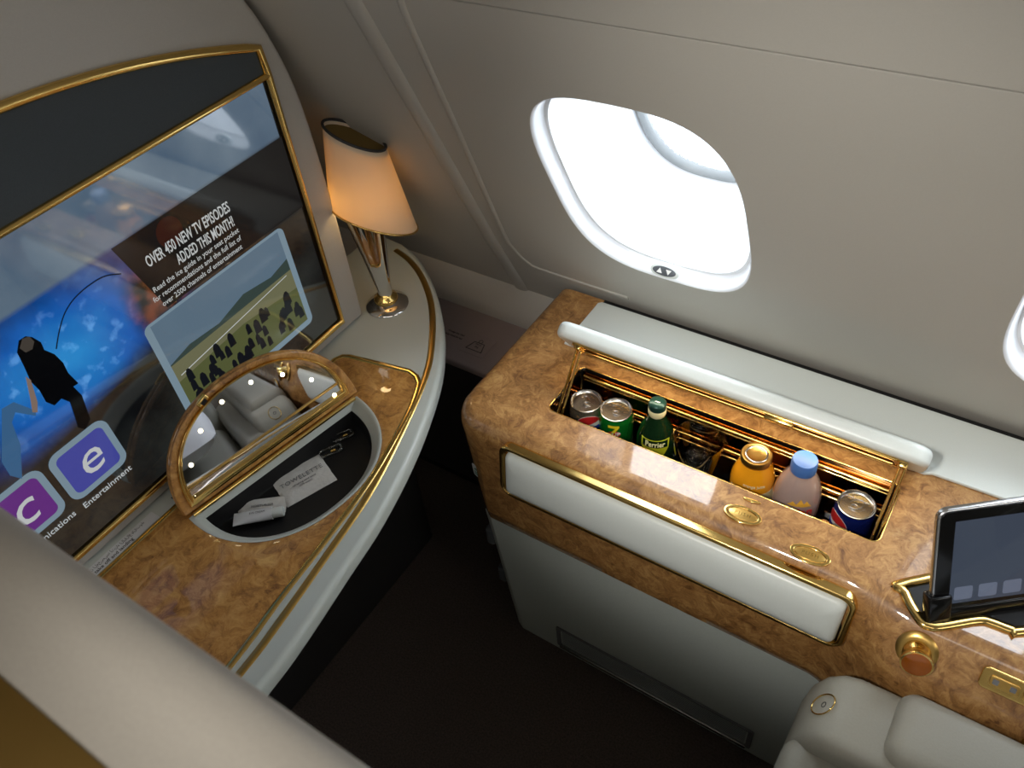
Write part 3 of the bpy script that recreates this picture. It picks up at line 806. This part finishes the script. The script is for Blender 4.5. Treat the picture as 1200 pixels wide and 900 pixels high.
# compartment liner
ls = rrect(SX1 - SX0 - .002, SY1 - SY0 - .002, .013, (SX0 + SX1) / 2, (SY0 + SY1) / 2)
part('compartment_liner', loft([[Vector((p[0], p[1], z)) for p in ls] for z in (.669, .535)], True, False, True, 30), 'black_gloss', con)
part('compartment_rim', ptube([Vector((p[0], p[1], ZC - .0006)) for p in ls], .0012, (0, 0, 1), True, 8, w=.0012), 'gold', con)
for (yy, zz, rr) in ((.903, .654, .0035), (.904, .645, .0022), (.902, .606, .0028), (.902, .590, .0022)):
    part('rail', tube([(SX0 + .01, yy, zz), (SX1 - .01, yy, zz)], rr, n=10), 'gold', con)
part('ledge_gap_shade', box(-.600, XR - .02, 1.078, 1.0875, ZC + .0002, ZC + .0016), 'black_matte', con)  # black strip standing in for the shadow in the gap behind the ledge
part('back_panel', box(SX0 + .006, SX1 - .006, .9060, .9080, .545, .662), 'gold_mirror', con, 'bronze gold mirror strip behind the drinks')
part('front_rail', tube([(SX0 + .01, .795, .60), (SX1 - .01, .795, .60)], .003, n=8), 'gold_satin', con)
part('end_panel', box(SX0 + .002, SX0 + .004, .80, .90, .54, .655), 'gold_mirror', con)
part('end_panel', box(SX1 - .004, SX1 - .002, .80, .90, .54, .655), 'gold_mirror', con)

# white ledge along the wall
led = [(-.606, .943), (.022, .943), (.032, .948), (.16, .950), (1.28, .950), (1.28, 1.076), (-.600, 1.076), (-.606, 1.070)]
part('ledge', slab([led], .006, .002, Matrix.Translation((0, 0, ZC + .0002)), 3), 'white_paint', con, 'smooth white ledge along the wall')

# raised lid over the drinks
HY, HZ = .9380, ZC + .004
A_ = math.radians(54)
LD = Vector((0, -math.cos(A_), math.sin(A_)))          # along the lid, away from the hinge
LN = Vector((0, -math.sin(A_), -math.cos(A_)))         # underside normal, towards the seat
LL = .112
FLd = frame((0, HY, HZ), (1, 0, 0), LD)                # local z = x cross LD
zs = 1 if (Vector((1, 0, 0)).cross(LD)).dot(LN) > 0 else -1
def lid_slab(loops, th, bev, z0, res=3):
    me = slab(loops, th, bev, None, res); me.transform(Matrix.Translation((0, 0, z0)))
    if zs < 0: me.transform(Matrix.Diagonal((1, 1, -1, 1)))
    me.transform(FLd); fix(me); return smooth(me, 35)
lx0, lx1 = -.587, .022
lidp = rrect(lx1 - lx0, LL, .030, (lx0 + lx1) / 2, LL / 2, 8)
lid = part('compartment_lid', lid_slab([lidp], .029, .010, -.029, 5), 'white_paint', con, 'white lid of the drinks compartment propped open')
part('lid_lining', lid_slab([rrect(lx1 - lx0 - .07, LL - .034, .010, (lx0 + lx1) / 2, LL / 2)], .0015, 0, .0), 'gold_mirror', lid, 'bronze mirror lining under the lid')
part('lid_lining_trim', lid_slab([rrect(lx1 - lx0 - .066, LL - .030, .014, (lx0 + lx1) / 2, LL / 2), rrect(lx1 - lx0 - .078, LL - .042, .010, (lx0 + lx1) / 2, LL / 2)], .004, .0012, .0), 'gold', lid)
for v_, r_ in ((.040, .0028), (.047, .0018)):
    o0 = Vector((0, HY, HZ)) + LD * v_ + LN * .004
    part('lid_bar', tube([o0 + Vector((lx0 + .045, 0, 0)), o0 + Vector((lx1 - .045, 0, 0))], r_, n=10), 'gold_satin', lid)
part('lid_catch', obox(.045, .012, .010, frame(Vector((-.19, HY, HZ)) + LD * (LL - .026) + LN * .001, (1, 0, 0), LD if zs > 0 else -LD), .003), 'gold', lid)
for sx in (SX0 + .012, SX1 - .012):
    top_ = Vector((sx, HY, HZ)) + LD * (LL - .024) + LN * .005
    bot_ = Vector((sx, .806, .648))
    part('strut', join([tube([bot_, top_], .0034, sq=(.0022, .0045), n=10), tube([bot_ + Vector((.007, .002, .0)), top_ + Vector((.007, .002, 0))], .0022, n=8)]), 'gold', lid)
    part('strut_bracket', obox(.012, .026, .010, frame(top_ - LN * .004 + Vector((.003, 0, 0)), (1, 0, 0), LD if zs > 0 else -LD), .002), 'gold', lid)

# drawer front in its gold surround, lying on the shoulder of the fascia
DU = Vector((1, 0, 0)); DV = Vector((0, .13, .99)).normalized()
DO = Vector((-.291, .6935, .6025))
FD = frame(DO, DU, DV)                                   # local z = x cross up = -y : towards the seat
dw_, dh_ = .592, .113
part('drawer_surround', slab([rrect(dw_, dh_, .020, 0, 0, 8), rrect(dw_ - .020, dh_ - .013, .014, 0, -.0035, 8)], .020, .004, FD @ Matrix.Translation((0, 0, -.010)), 3), 'gold', con, 'gold surround of the drawer')
part('drawer_gap', slab([rrect(dw_ - .012, dh_ - .008, .016, 0, -.002, 8)], .006, 0, FD @ Matrix.Translation((0, 0, -.0095))), 'black_matte', con)
rings = []
def drow(e):                                          # padded face: rounded rectangle rings rising to a soft crown
    return e
base_ = lambda w_, h_, r_, zz: [FD @ Vector((p[0] + .0, p[1] - .0035, zz)) for p in rrect(w_, h_, r_, 0, 0, 8)]
W0, H0_ = dw_ - .026, dh_ - .018
drr = [base_(W0, H0_, .013, -.008), base_(W0, H0_, .013, .006), base_(W0 - .003, H0_ - .004, .012, .0105), base_(W0 - .008, H0_ - .012, .009, .0140), base_(W0 - .020, H0_ - .030, .006, .0175), base_(W0 - .044, H0_ - .056, .003, .0195), base_(W0 - .072, H0_ - .080, .001, .020)]
part('drawer', loft(drr, True, True, True, 60), 'white_paint', con, 'white padded drawer front')

# gold oval badges
def badge(px, py, name='nameplate'):
    c_ = P(px, py, z=ZC); fr = frame(c_ + Vector((0, 0, .0002)), (1, .06, 0), (-.06, 1, 0))
    b_ = part(name, slab([ell(.0285, .0155), ell(.0225, .0105)], .003, .0012, fr, 3), 'gold', con, 'gold oval badge')
    part('badge_face', slab([ell(.0215, .0098)], .0028, .0010, fr, 3), 'gold_satin', b_)
    part('badge_lettering', text('PUSH', .0085, fr @ Matrix.Translation((0, 0, .0029)), align='CENTER', space=1.3), 'gold', b_)
badge(870, 604); badge(949, 651)
# sliver-shaped gold button between the juice and the badge
c_ = P(881, 587, z=ZC)
part('catch_button', slab([ell(.0135, .003)], .002, .0008, frame(c_, (1, .10, 0), (-.10, 1, 0))), 'gold', con)

# green and white sticker on the rounded corner
c_ = P(559, 558, x=-.676)
fr = frame(c_, (-.35, .93, 0), (0, 0, 1))
fr = frame(Vector((-.6612, .7075, .524)), (.954, -.300, 0), (-.02, -.03, 1))
stk = part('sticker', slab([rrect(.022, .034, .004)], .0010, 0.0003, fr), 'label_white', con, 'white sticker with green marks')
mat('green_print', (70, 130, 110), .5)
part('sticker_marks', join([slab([[(-.006, .004), (.006, .004), (0, .011)]], .0004, 0, fr @ Matrix.Translation((0, 0, .001))), slab([rrect(.013, .003, .001, 0, -.003)], .0004, 0, fr @ Matrix.Translation((0, 0, .001))), slab([rrect(.013, .003, .001, 0, -.009)], .0004, 0, fr @ Matrix.Translation((0, 0, .001)))]), 'green_print', stk)

# grey lower cabinet, its left end drawn in towards the floor
def lowring(z, xl, yf=.704):
    return [Vector((xl, YB, z)), Vector((xl, yf + .03, z)), Vector((xl + .006, yf + .008, z)), Vector((xl + .022, yf, z)), Vector((XR, yf, z)), Vector((XR, YB, z))]
part('base_cabinet', loft([lowring(.0005, -.628, .703), lowring(.08, -.636, .7035), lowring(.25, -.655, .706), lowring(.392, -.672, .709)], True, True, True, 25), 'panel_grey', con, 'grey lower cabinet')
for zz in (.33, .20):
    xl = -.628 - (.044 * zz / .392)
    part('cabinet_hook', box(xl - .008, xl + .010, .710, .765, zz - .050, zz, .005), 'switch_grey', con)
gr0 = .7030
gx0, gx1 = -.513, -.078
part('vent_frame', slab([rrect(gx1 - gx0, .076, .004, (gx0 + gx1) / 2, .060), rrect(gx1 - gx0 - .020, .062, .002, (gx0 + gx1) / 2, .061)], .004, .001, frame((0, gr0, 0), (1, 0, 0), (0, 0, 1))), 'print_grey', con)
part('vent_mesh', slab([rrect(gx1 - gx0 - .018, .064, .002, (gx0 + gx1) / 2, .061)], .0012, 0, frame((0, gr0, 0), (1, 0, 0), (0, 0, 1))), 'panel_grey', con)
slits = [box(gx0 + .013, gx1 - .013, gr0 - .0020, gr0 - .0010, .036 + .0058 * k, .0385 + .0058 * k) for k in range(10)]
part('vent_slats', join(slits), 'button_grey', con)
part('vent_bar', box(gx0 + .008, gx1 - .008, gr0 - .008, gr0, .022, .032, .002), 'aluminium', con)

# controls on the slanting shoulder by the seat
def slope(x, k):                                         # point and outward normal on the right-hand fascia
    i = int(k); f_ = k - i
    off = lerp(prB[i][0], prB[i + 1][0], f_); z = lerp(prB[i][1], prB[i + 1][1], f_)
    d_ = Vector((0, -(prB[i + 1][0] - prB[i][0]), prB[i + 1][1] - prB[i][1])).normalized()
    n_ = Vector((0, d_.z, -d_.y)); n_ = n_ if n_.y < 0 else -n_
    return Vector((x, YF - off, z)), n_, -d_
# air / reading nozzle
p_, n_, up_ = slope(.088, 4.0)
ax = (n_ + Vector((.15, -.10, -.25))).normalized()
def along(o, axis, prof, n=36, ang=40):
    axis = Vector(axis).normalized(); s_ = axis.orthogonal().normalized(); u_ = axis.cross(s_)
    return loft([[Vector(o) + axis * h + s_ * (r * math.cos(2 * PI * k / n)) + u_ * (r * math.sin(2 * PI * k / n)) for k in range(n)] for r, h in prof], True, True, True, ang)
noz = part('reading_light', along(p_ - n_ * .002, n_, [(.026, 0), (.026, .003), (.022, .006), (.018, .007)]), 'gold_satin', con, 'gold swivel reading light')
part('nozzle', along(p_, ax, [(.0165, 0), (.0180, .009), (.0170, .013), (.0180, .018), (.0200, .023), (.0200, .027), (.0180, .0275)]), 'gold', noz)
mat('amber_lens', (190, 100, 14), .3, .85, coat=1)
part('lens', along(p_ + ax * .0280, ax, [(.0178, -.001), (.0178, .0002), (.009, .0018)]), 'amber_lens', noz)
# switch plate
p_, n_, up_ = slope(.205, 3.6)
fr = frame(p_ + n_ * .002 + Vector((.025, 0, 0)), (1, 0.0, 0), up_)
pls = part('switch_plate', slab([rrect(.135, .030, .007)], .006, .002, fr, 3), 'gold', con, 'gold switch plate')
for dx in (-.040, -.002, .036):
    part('switch_button', slab([rrect(.034, .014, .004, dx, 0)], .003, .001, fr @ Matrix.Translation((0, 0, .0055)), 3), 'gold_satin', pls)
part('switch_marks', join([slab([rrect(.007, .007, .001, dx + s_, 0)], .0003, 0, fr @ Matrix.Translation((0, 0, .0085))) for dx in (-.040, -.002, .036) for s_ in (-.010, .010)]), 'print_grey', pls)
# round call ring below it
p_, n_, up_ = slope(.262, 6.0)
fr = frame(p_ + n_ * .001, (1, 0, 0), up_)
part('socket_ring', slab([ell(.030, .022), ell(.024, .016)], .004, .0015, fr, 3), 'gold_satin', con)
part('socket_cover', slab([ell(.022, .014)], .004, .0015, fr, 3), 'label_white', con)

# ================================================================== TABLET IN ITS CRADLE
TH = math.radians(39); TI = math.radians(23)
TU = Vector((math.cos(TH), math.sin(TH), 0)); TB = Vector((-math.sin(TH), math.cos(TH), 0))
TW = TB * math.sin(TI) + Vector((0, 0, 1)) * math.cos(TI)
TO = Vector((.088, .703, .676)); TWD, THT = .262, .160
FT = frame(TO, TU, TW)                                  # local z = TU x TW : towards the viewer?
if FT.to_3x3().col[2].dot(-TB) < 0: print('tablet normal flipped')
# gold cradle trim lying on the console
cr = [(-.014, -.010), (-.004, -.022), (.012, -.025), (.060, -.024), (.075, -.030), (.092, -.042), (.108, -.047), (.27, -.050), (.28, -.045), (.28, .050), (.0, .050), (-.016, .030)]
crw = [(TO + TU * a_ + TB * (b_ + .012)) for a_, b_ in cr]
crl = [(v.x, v.y) for v in catmull([(v.x, v.y, 0) for v in crw], 5, True)]
cri = inset(crl, .0085)
part('tablet_cradle', ptube([Vector((p[0], p[1], ZC + .001)) for p in inset(crl, .004)], .0055, (0, 0, 1), True, 12, w=.0075), 'gold', con, 'gold trim of the tablet cradle')
part('cradle_well', slab([crl], .0008, 0, Matrix.Translation((0, 0, ZC + .0002))), 'black_matte', con)
part('cradle_clip', join([obox(.030, .040, .020, FT @ Matrix.Translation((.010, .016, -.014)), .003), obox(.19, .018, .014, FT @ Matrix.Translation((.115, .006, -.011)), .003)]), 'black_gloss', con)
tbl = thing('tablet', 'black tablet with a silver edge standing in the gold cradle', 'tablet', TO)
cxy = (TWD / 2, THT / 2 + .003)
part('back_case', slab([rrect(TWD, THT, .014, *cxy, 8)], .010, .003, FT @ Matrix.Translation((0, 0, -.010)), 3), 'aluminium', tbl, 'silver edge and back')
part('glass', slab([rrect(TWD - .006, THT - .006, .011, *cxy, 8)], .0016, .0004, FT @ Matrix.Translation((0, 0, -.0004))), 'black_gloss', tbl)
glow('tab_screen', (60, 68, 82), .9, .05); glow('tab_icon', (96, 104, 122), .9, .05)
sw_ = part('screen', slab([rrect(TWD - .044, THT - .036, .001, *cxy)], .0004, 0, FT @ Matrix.Translation((0, 0, .0012))), 'tab_screen', tbl)
for k in range(6):
    ic = part('app_icon', slab([rrect(.024, .020, .003, .040 + .032 * k, .036)], .0002, 0, FT @ Matrix.Translation((0, 0, .0017))), 'tab_icon', sw_)

# ================================================================== DRINKS
ZD = .537                                                # floor of the compartment
def wrap(me, o, r, ang0):
    """bend a flat mesh (x right, y up, z out) round an upright cylinder, its middle facing direction ang0"""
    o = Vector(o)
    for v in me.vertices:
        a_ = ang0 + v.co.x / r; rr = r + v.co.z
        v.co = o + Vector((rr * math.cos(a_), rr * math.sin(a_), v.co.y))
    return me
def sub(me, cuts=3):
    bm = bmesh.new(); bm.from_mesh(me); bmesh.ops.triangulate(bm, faces=bm.faces)
    bmesh.ops.subdivide_edges(bm, edges=bm.edges[:], cuts=cuts, use_grid_fill=True); bm.to_mesh(me); bm.free(); return me
FACE = math.radians(-68)                                # towards the camera
def can(px, py, m, label, deco, zt=.640, r=.0302, face=FACE):
    h = zt - ZD; c_ = P(px, py, z=zt); o_ = Vector((max(c_.x, SX0 + .006 + r), min(c_.y, .900 - r), ZD))
    t_ = thing('drink_can', label, 'can', o_)
    part('can_body', lathe([(r - .006, 0), (r - .002, .004), (r, .010), (r, h - .014), (r - .0015, h - .008), (r - .0035, h - .003), (r - .004, h - .002), (r - .006, h - .007)], o_, 48, 50), m, t_)
    part('can_lid', lathe([(r - .0035, h - .004), (r - .0022, h - .001), (r - .0022, h + .0006), (r - .0032, h + .0008), (r - .0050, h - .003), (r - .0075, h - .0045), (.004, h - .0042), (.001, h - .0042)], o_, 48, 60), 'aluminium', t_, 'silver lid')
    fr = frame(o_ + Vector((0, 0, h - .0040)), (math.cos(face + PI / 2), math.sin(face + PI / 2), 0), (-math.cos(face), -math.sin(face), 0))
    part('pull_tab', join([slab([ell(.0065, .0105, 0, .001, 28), ell(.0038, .0038, 0, -.004, 20)], .0012, .0003, fr @ Matrix.Translation((0, 0, .0006))),
                           slab([ell(.011, .014, 0, .002, 32), ell(.0104, .0134, 0, .002, 32)], .0006, 0, fr)]), 'aluminium', t_)
    for (nm, me, mm) in deco:
        part(nm, wrap(me, o_, r + .0002, face), mm, t_)
    return t_
def flat(loops, zc, z0=0.0): 
    me = slab(loops, .0003, 0, Matrix.Translation((0, zc, z0))); return sub(me, 4)
def half_disc(r_, a0, a1, wav, n=24):
    pts = [(r_ * math.cos(math.radians(a0 + (a1 - a0) * k / n)), r_ * math.sin(math.radians(a0 + (a1 - a0) * k / n))) for k in range(n + 1)]
    return pts
def globe(zc, r_=.019):
    return [('logo_disc', flat([ell(r_, r_)], zc), 'white_print'),
            ('logo_top', flat([half_disc(r_ * .98, 15, 188, 0)], zc, .0003), 'red'),
            ('logo_bottom', flat([half_disc(r_ * .98, 200, 345, 0)], zc, .0003), 'blue_print')]
can(680, 467, 'black_can', 'silver grey drink can at the left end of the minibar compartment', globe(.072, .022), face=math.radians(-52))
seven = [(-.013, .012), (.010, .012), (.010, .007), (-.002, -.012), (-.009, -.012), (.002, .005), (-.013, .005)]
can(722, 480, 'green_can', 'green drink can with a big yellow seven, second from the left', [
    ('logo_numeral', flat([[(p_[0] * .85, p_[1] * .85) for p_ in seven]], .083, .0003), 'yellow_print'), ('logo_spot', flat([ell(.011, .0075)], .072, .0001), 'red'),
    ('logo_word', wrap.__call__ and sub(text('UP', .012, Matrix.Translation((.003, .072, .0006)), align='CENTER', bold=.0003), 1), 'white_print')])
can(1004, 591, 'blue_can', 'dark blue drink can at the right end of the minibar compartment', globe(.070, .023), face=math.radians(-132))

def bottle(name, px, py, zt, prof, m, label):
    c_ = P(px, py, z=zt); o_ = Vector((c_.x, min(c_.y, .900 - max(q_[0] for q_ in prof)), ZD))
    t_ = thing(name, label, 'bottle', o_)
    part('bottle_body', lathe(prof, o_, 48, 60), m, t_)
    return t_, o_
# sparkling water, green glass
zt = .700
t_, o_ = bottle('water_bottle', 773, 468, zt, [(0.0260, 0), (0.0313, .004), (0.0330, .015), (0.0336, .060), (0.0319, .085), (0.0254, .108), (.0150, .128), (.0120, .142), (.0125, .150), (.012, .154)], 'green_glass',
                'dark green glass water bottle with a yellow neck label')
part('neck_ring', lathe([(.0122, .134), (.0138, .136), (.0150, .140), (.0152, .150), (.0142, .152)], o_, 36), 'cream', t_)
part('bottle_cap', lathe([(.0146, .150), (.0150, .153), (.0148, .161), (.0135, .1635), (.004, .164)], o_, 36, 60), 'green_cap', t_)
part('cap_mark', text('~', .016, frame(o_ + Vector((0, 0, .1642)), (1, .2, 0), (-.2, 1, 0)), align='CENTER'), 'white_print', t_)
def cone_wrap(me, o, prof, ang0, lift=.0004):
    o = Vector(o)
    for v in me.vertices:
        z = v.co.y; r_ = prof[-1][0]
        for (r0, z0), (r1, z1) in zip(prof[:-1], prof[1:]):
            if z0 <= z <= z1 and z1 > z0: r_ = lerp(r0, r1, (z - z0) / (z1 - z0)); break
        a_ = ang0 + v.co.x / max(r_, .012); rr = r_ + lift + v.co.z
        v.co = o + Vector((rr * math.cos(a_), rr * math.sin(a_), z))
    return me
gp = [(0.0330, .015), (0.0336, .060), (0.0319, .085), (0.0254, .108), (.0150, .128), (.0120, .142)]
part('bottle_label', cone_wrap(sub(slab([[(-.026, .098), (.026, .098), (.024, .082), (.014, .062), (0, .054), (-.014, .062), (-.024, .082)]], .0003, 0), 5), o_, gp, FACE), 'lime_label', t_, 'yellow shield label')
part('label_band', cone_wrap(sub(slab([[(-.022, .097), (.022, .097), (.022, .084), (-.022, .084)]], .0003, 0, Matrix.Translation((0, 0, .0004))), 4), o_, gp, FACE), 'green_glass', t_)
part('label_lettering', cone_wrap(sub(text('Perrier', .0135, Matrix.Translation((0, .0905, .0010)), align='CENTER', sx=.85, bold=.0002), 1), o_, gp, FACE), 'cream', t_)
# orange juice
zt = .685
pj = [(0.0281, 0), (0.0333, .004), (0.0351, .012), (0.0351, .078), (0.0339, .092), (0.0281, .110), (0.0228, .120), (0.0216, .128)]
t_, o_ = bottle('juice_bottle', 888, 527, zt, pj, 'juice', 'small bottle of orange juice with a metal lid')
part('bottle_cap', lathe([(0.0227, .124), (0.0242, .126), (0.0245, .136), (0.0230, .1385), (0.0189, .1385), (0.0177, .1372), (0.0035, .1372)], o_, 40, 50), 'gold_satin', t_)
part('bottle_cap_ring', lathe([(0.0142, .1367), (0.0159, .1385), (0.0177, .1382), (0.0183, .137)], o_, 36, 60, False), 'aluminium', t_)
gj = [(0.0351, .012), (0.0351, .078), (0.0339, .092), (0.0281, .110), (0.0228, .120)]
part('bottle_label', cone_wrap(sub(slab([[(-.042, .078), (.042, .078), (.042, .030), (-.042, .030)]], .0003, 0), 5), o_, gj, FACE), 'cream', t_)
part('label_fruit', cone_wrap(flat([ell(.010, .006)], .066, .0004), o_, gj, FACE), 'yellow_print', t_)
part('label_lettering', cone_wrap(sub(text('orange juice', .007, Matrix.Translation((0, .095, .0004)), align='CENTER'), 1), o_, gj, FACE), 'cream', t_)
# rosy still-water bottle with blue cap
zt = .707
pv = [(0.0294, 0), (0.0356, .005), (0.0367, .014), (0.0356, .040), (0.0367, .060), (0.0367, .085), (0.0345, .104), (0.0282, .124), (0.0198, .140), (0.0169, .146), (0.0169, .152)]
t_, o_ = bottle('water_bottle', 944, 538, zt, pv, 'rose_water', 'clear rosy plastic water bottle with a bright blue cap')
part('bottle_cap', lathe([(0.0189, .146), (0.0193, .148), (0.0193, .166), (0.0178, .1695), (0.0064, .170)], o_, 44, 50), 'blue_cap', t_, 'blue screw cap')
part('label_lettering', cone_wrap(sub(text('evian', .022, Matrix.Translation((0, .086, .0004)), align='CENTER', bold=.0004), 1), o_, pv[1:], FACE), 'red', t_, 'red lettering')
mts = [(-.018, .098), (-.010, .107), (-.005, .102), (.001, .112), (.006, .104), (.010, .109), (.018, .098)]
mat('amber_print', (230, 170, 60), .4)
part('label_mountains', cone_wrap(flat([mts], 0, .0004), o_, pv[1:], FACE), 'amber_print', t_)
# tumbler
c_ = P(821, 510, z=.664); o_ = Vector((c_.x, .858, ZD))
rim = .0415
single('tumbler', lathe([(.022, .000), (.0265, .001), (.0300, .006), (.0350, .060), (rim, .124), (rim - .0006, .1255), (rim - .0016, .124), (.0337, .060), (.0280, .012), (.010, .010)], o_, 56, 60), 'tumbler_glass',
       'empty clear glass tumbler between the green bottle and the orange juice', 'glass')

# ================================================================== SEAT
seat = thing('armchair', 'pale grey leather armchair with padded armrest beside the console, lower right corner', 'armchair', (.45, .30, 0))
def cushion(x0, x1, y0, y1, z0, z1, r):
    return box(x0, x1, y0, y1, z0, z1, r, 6)
AT = .598
ao = [(.95, .30), (.95, AT), (.08, AT), (.040, AT - .002), (.018, AT - .012), (.000, AT - .035), (-.012, AT - .070), (-.018, AT - .12), (-.018, .30)]
part('armrest', slab([[(p[0], p[1]) for p in ao]], .117, .020, frame((0, .632, 0), (1, 0, 0), (0, 0, 1)), 6), 'leather', seat)
part('armrest_side', cushion(-.018, .95, .455, .540, .26, AT - .045, .030), 'leather', seat)
part('arm_pad', cushion(.090, .95, .530, .636, AT - .04, AT + .022, .024), 'leather', seat, 'raised arm pad')
part('seat_pan', cushion(-.055, .75, .075, .500, .20, .455, .045), 'leather', seat)
part('seat_cushion', cushion(-.050, .74, .080, .450, .40, .520, .045), 'leather', seat)
bk = cushion(-.09, .09, -.19, .19, 0, .78, .05)
bk.transform(Matrix.Translation((.84, .275, .42)) @ Matrix.Rotation(math.radians(14), 4, 'Y'))
part('backrest', bk, 'leather', seat)
hd = cushion(-.05, .06, -.16, .16, 0, .24, .04)
hd.transform(Matrix.Translation((.90, .275, .98)) @ Matrix.Rotation(math.radians(14), 4, 'Y'))
mat('pillow_white', (228, 230, 234), .8)
part('headrest', hd, 'pillow_white', seat)
part('seat_base', box(.0, .80, .085, .46, .0, .22, .01), 'dark_panel', seat)
# out-of-view pillow, added to give the mirror and tablet a white reflection
pv_ = []
nx = 16
for side in (1, -1):
    for j in range(nx + 1):
        for i in range(nx + 1):
            a_, b_ = i / nx * 2 - 1, j / nx * 2 - 1
            e = max(0, (1 - a_ ** 4) * (1 - b_ ** 4))
            pv_.append(Vector((.27 * a_ * (1 - .06 * b_ * b_), .165 * b_ * (1 - .06 * a_ * a_), side * .055 * e ** .6)))
K = (nx + 1) ** 2; fs = []
for j in range(nx):
    for i in range(nx):
        a_ = j * (nx + 1) + i; fs.append((a_, a_ + 1, a_ + nx + 2, a_ + nx + 1)); fs.append((K + a_, K + a_ + nx + 1, K + a_ + nx + 2, K + a_ + 1))
pm = smooth(fix(mesh_from(pv_, fs)), 80)
pm.transform(Matrix.Translation((.33, .262, .612)) @ Matrix.Rotation(math.radians(-3), 4, 'Y'))
single('pillow', pm, 'pillow_white', 'white pillow added on the armchair seat as a bright reflection for the mirror', 'pillow')
# gold ringed badge on the armrest nose
ce = Vector((.0095, .575, AT - .0225))
fr = frame(ce, (0, -1, 0), (.616, 0, .788))
part('nose_badge', slab([ell(.017, .021), ell(.0150, .0190)], .0015, .0006, fr, 2), 'gold', seat)
part('nose_mark', text('O', .012, fr, align='CENTER'), 'print_dark', seat)

# ================================================================== SUITE DIVIDER IN THE FOREGROUND
prof = [(-.075, .02), (-.075, 1.300), (-.070, 1.325), (-.052, 1.345), (-.01, 1.357), (.024, 1.357), (.044, 1.352), (.058, 1.340), (.064, 1.318), (.066, 1.28), (.066, .02)]
pc = prof[:1] + [(v.x, v.y) for v in catmull([p + (0,) for p in prof[1:-1]], 5)] + prof[-1:]
dv = thing('suite_divider', 'blurred beige divider with a gold edge in the near left corner', 'divider', (-.05, 0, 0))
part('panel', loft([[Vector((x, y, z)) for y, z in pc] for x in (-.62, .75)], True, True, True, 40), 'divider_skin', dv)
gp_ = [(-.002, 1.3560), (-.040, 1.3500), (-.062, 1.3380), (-.077, 1.318), (-.0785, 1.30), (-.080, 1.20), (-.076, 1.20)]
gi = [(-.001, 1.3590), (-.026, 1.3585), (-.052, 1.3500), (-.070, 1.337), (-.080, 1.320), (-.083, 1.300), (-.083, 1.20)]
part('gold_edge', loft([[Vector((x, y, z)) for y, z in (gi + gp_[::-1])] for x in (-.62, .75)], True, True, True, 60), 'gold_satin', dv, 'gold edge strip')

# ================================================================== LIGHT
def area(name, loc, target, sx, sy, power, col):
    l = bpy.data.lights.new(name, 'AREA'); l.shape = 'RECTANGLE'; l.size = sx; l.size_y = sy; l.energy = power; l.color = col
    o = bpy.data.objects.new(name, l); C.objects.link(o); o.location = loc
    o.rotation_euler = (Vector(target) - Vector(loc)).to_track_quat('-Z', 'Y').to_euler(); return o
# daylight outside each window
for cx, cy in WINC + EXTRA:
    c_ = wp(cx + .006, cy - .02, .26)
    area('window_daylight', c_, wp(cx + .006, cy - .02, 0), .30, .42, 4.5, (.93, .96, 1.0))
# soft cabin lighting washing down from the ceiling over the aisle
area('cabin_light', (.1, -.55, 2.06), (-.2, .5, .5), 1.8, .5, 8.5, (1.0, .97, .92))
area('cabin_light', (1.9, .1, 1.9), (-.4, .5, .7), .8, .6, 6.5, (1.0, .98, .95))
area('ceiling_fill_light', (.2, -1.45, 1.5), (.1, -.4, 2.1), 2.4, .2, 4, (1.0, .97, .93))  # added upward fill, brightens the ceiling that shiny parts reflect
l = bpy.data.lights.new('reading_lamp', 'SPOT'); l.energy = 75; l.color = (1.0, .97, .92); l.spot_size = math.radians(42); l.spot_blend = 1.0; l.shadow_soft_size = .05
o = bpy.data.objects.new('reading_lamp', l); C.objects.link(o); o.location = (-.25, -.35, 2.05)
o.rotation_euler = (Vector((-.15, .98, .74)) - Vector(o.location)).to_track_quat('-Z', 'Y').to_euler()
# light strip under the minibar lid
area('minibar_light', Vector((-.28, HY, HZ)) + LD * .085 + LN * .010, (-.28, .84, .55), .5, .01, .45, (1.0, .86, .64))
l = bpy.data.lights.new('lamp_bulb', 'POINT'); l.energy = .27; l.color = (1.0, .72, .36); l.shadow_soft_size = .02
o = bpy.data.objects.new('lamp_bulb', l); C.objects.link(o); o.location = (SX - .014, SY - .020, .925)
wd = bpy.data.worlds.new('sky'); sc.world = wd; wd.use_nodes = True
bg = wd.node_tree.nodes['Background']; bg.inputs['Color'].default_value = (.86, .93, 1.0, 1); bg.inputs['Strength'].default_value = 3.0

# ================================================================== CAMERA
cam = bpy.data.cameras.new('camera'); co = bpy.data.objects.new('camera', cam); C.objects.link(co)
cam.sensor_fit = 'HORIZONTAL'; cam.sensor_width = 36; cam.lens = F / 1200 * 36; cam.clip_start = .02; cam.clip_end = 60
rt = Vector((MR[0][0], MR[1][0], MR[2][0])); dn = Vector((MR[0][1], MR[1][1], MR[2][1])); fw = Vector((MR[0][2], MR[1][2], MR[2][2]))
R = Matrix((rt, -dn, -fw)).transposed().to_4x4()
co.matrix_world = Matrix.Translation(CAM) @ R
cam.dof.use_dof = True; cam.dof.focus_distance = 1.35; cam.dof.aperture_fstop = 9.0
sc.camera = co
sc.view_settings.view_transform = 'Standard'; sc.view_settings.look = 'None'; sc.view_settings.gamma = 1
sc.view_settings.use_curve_mapping = False; sc.view_settings.exposure = 0.0
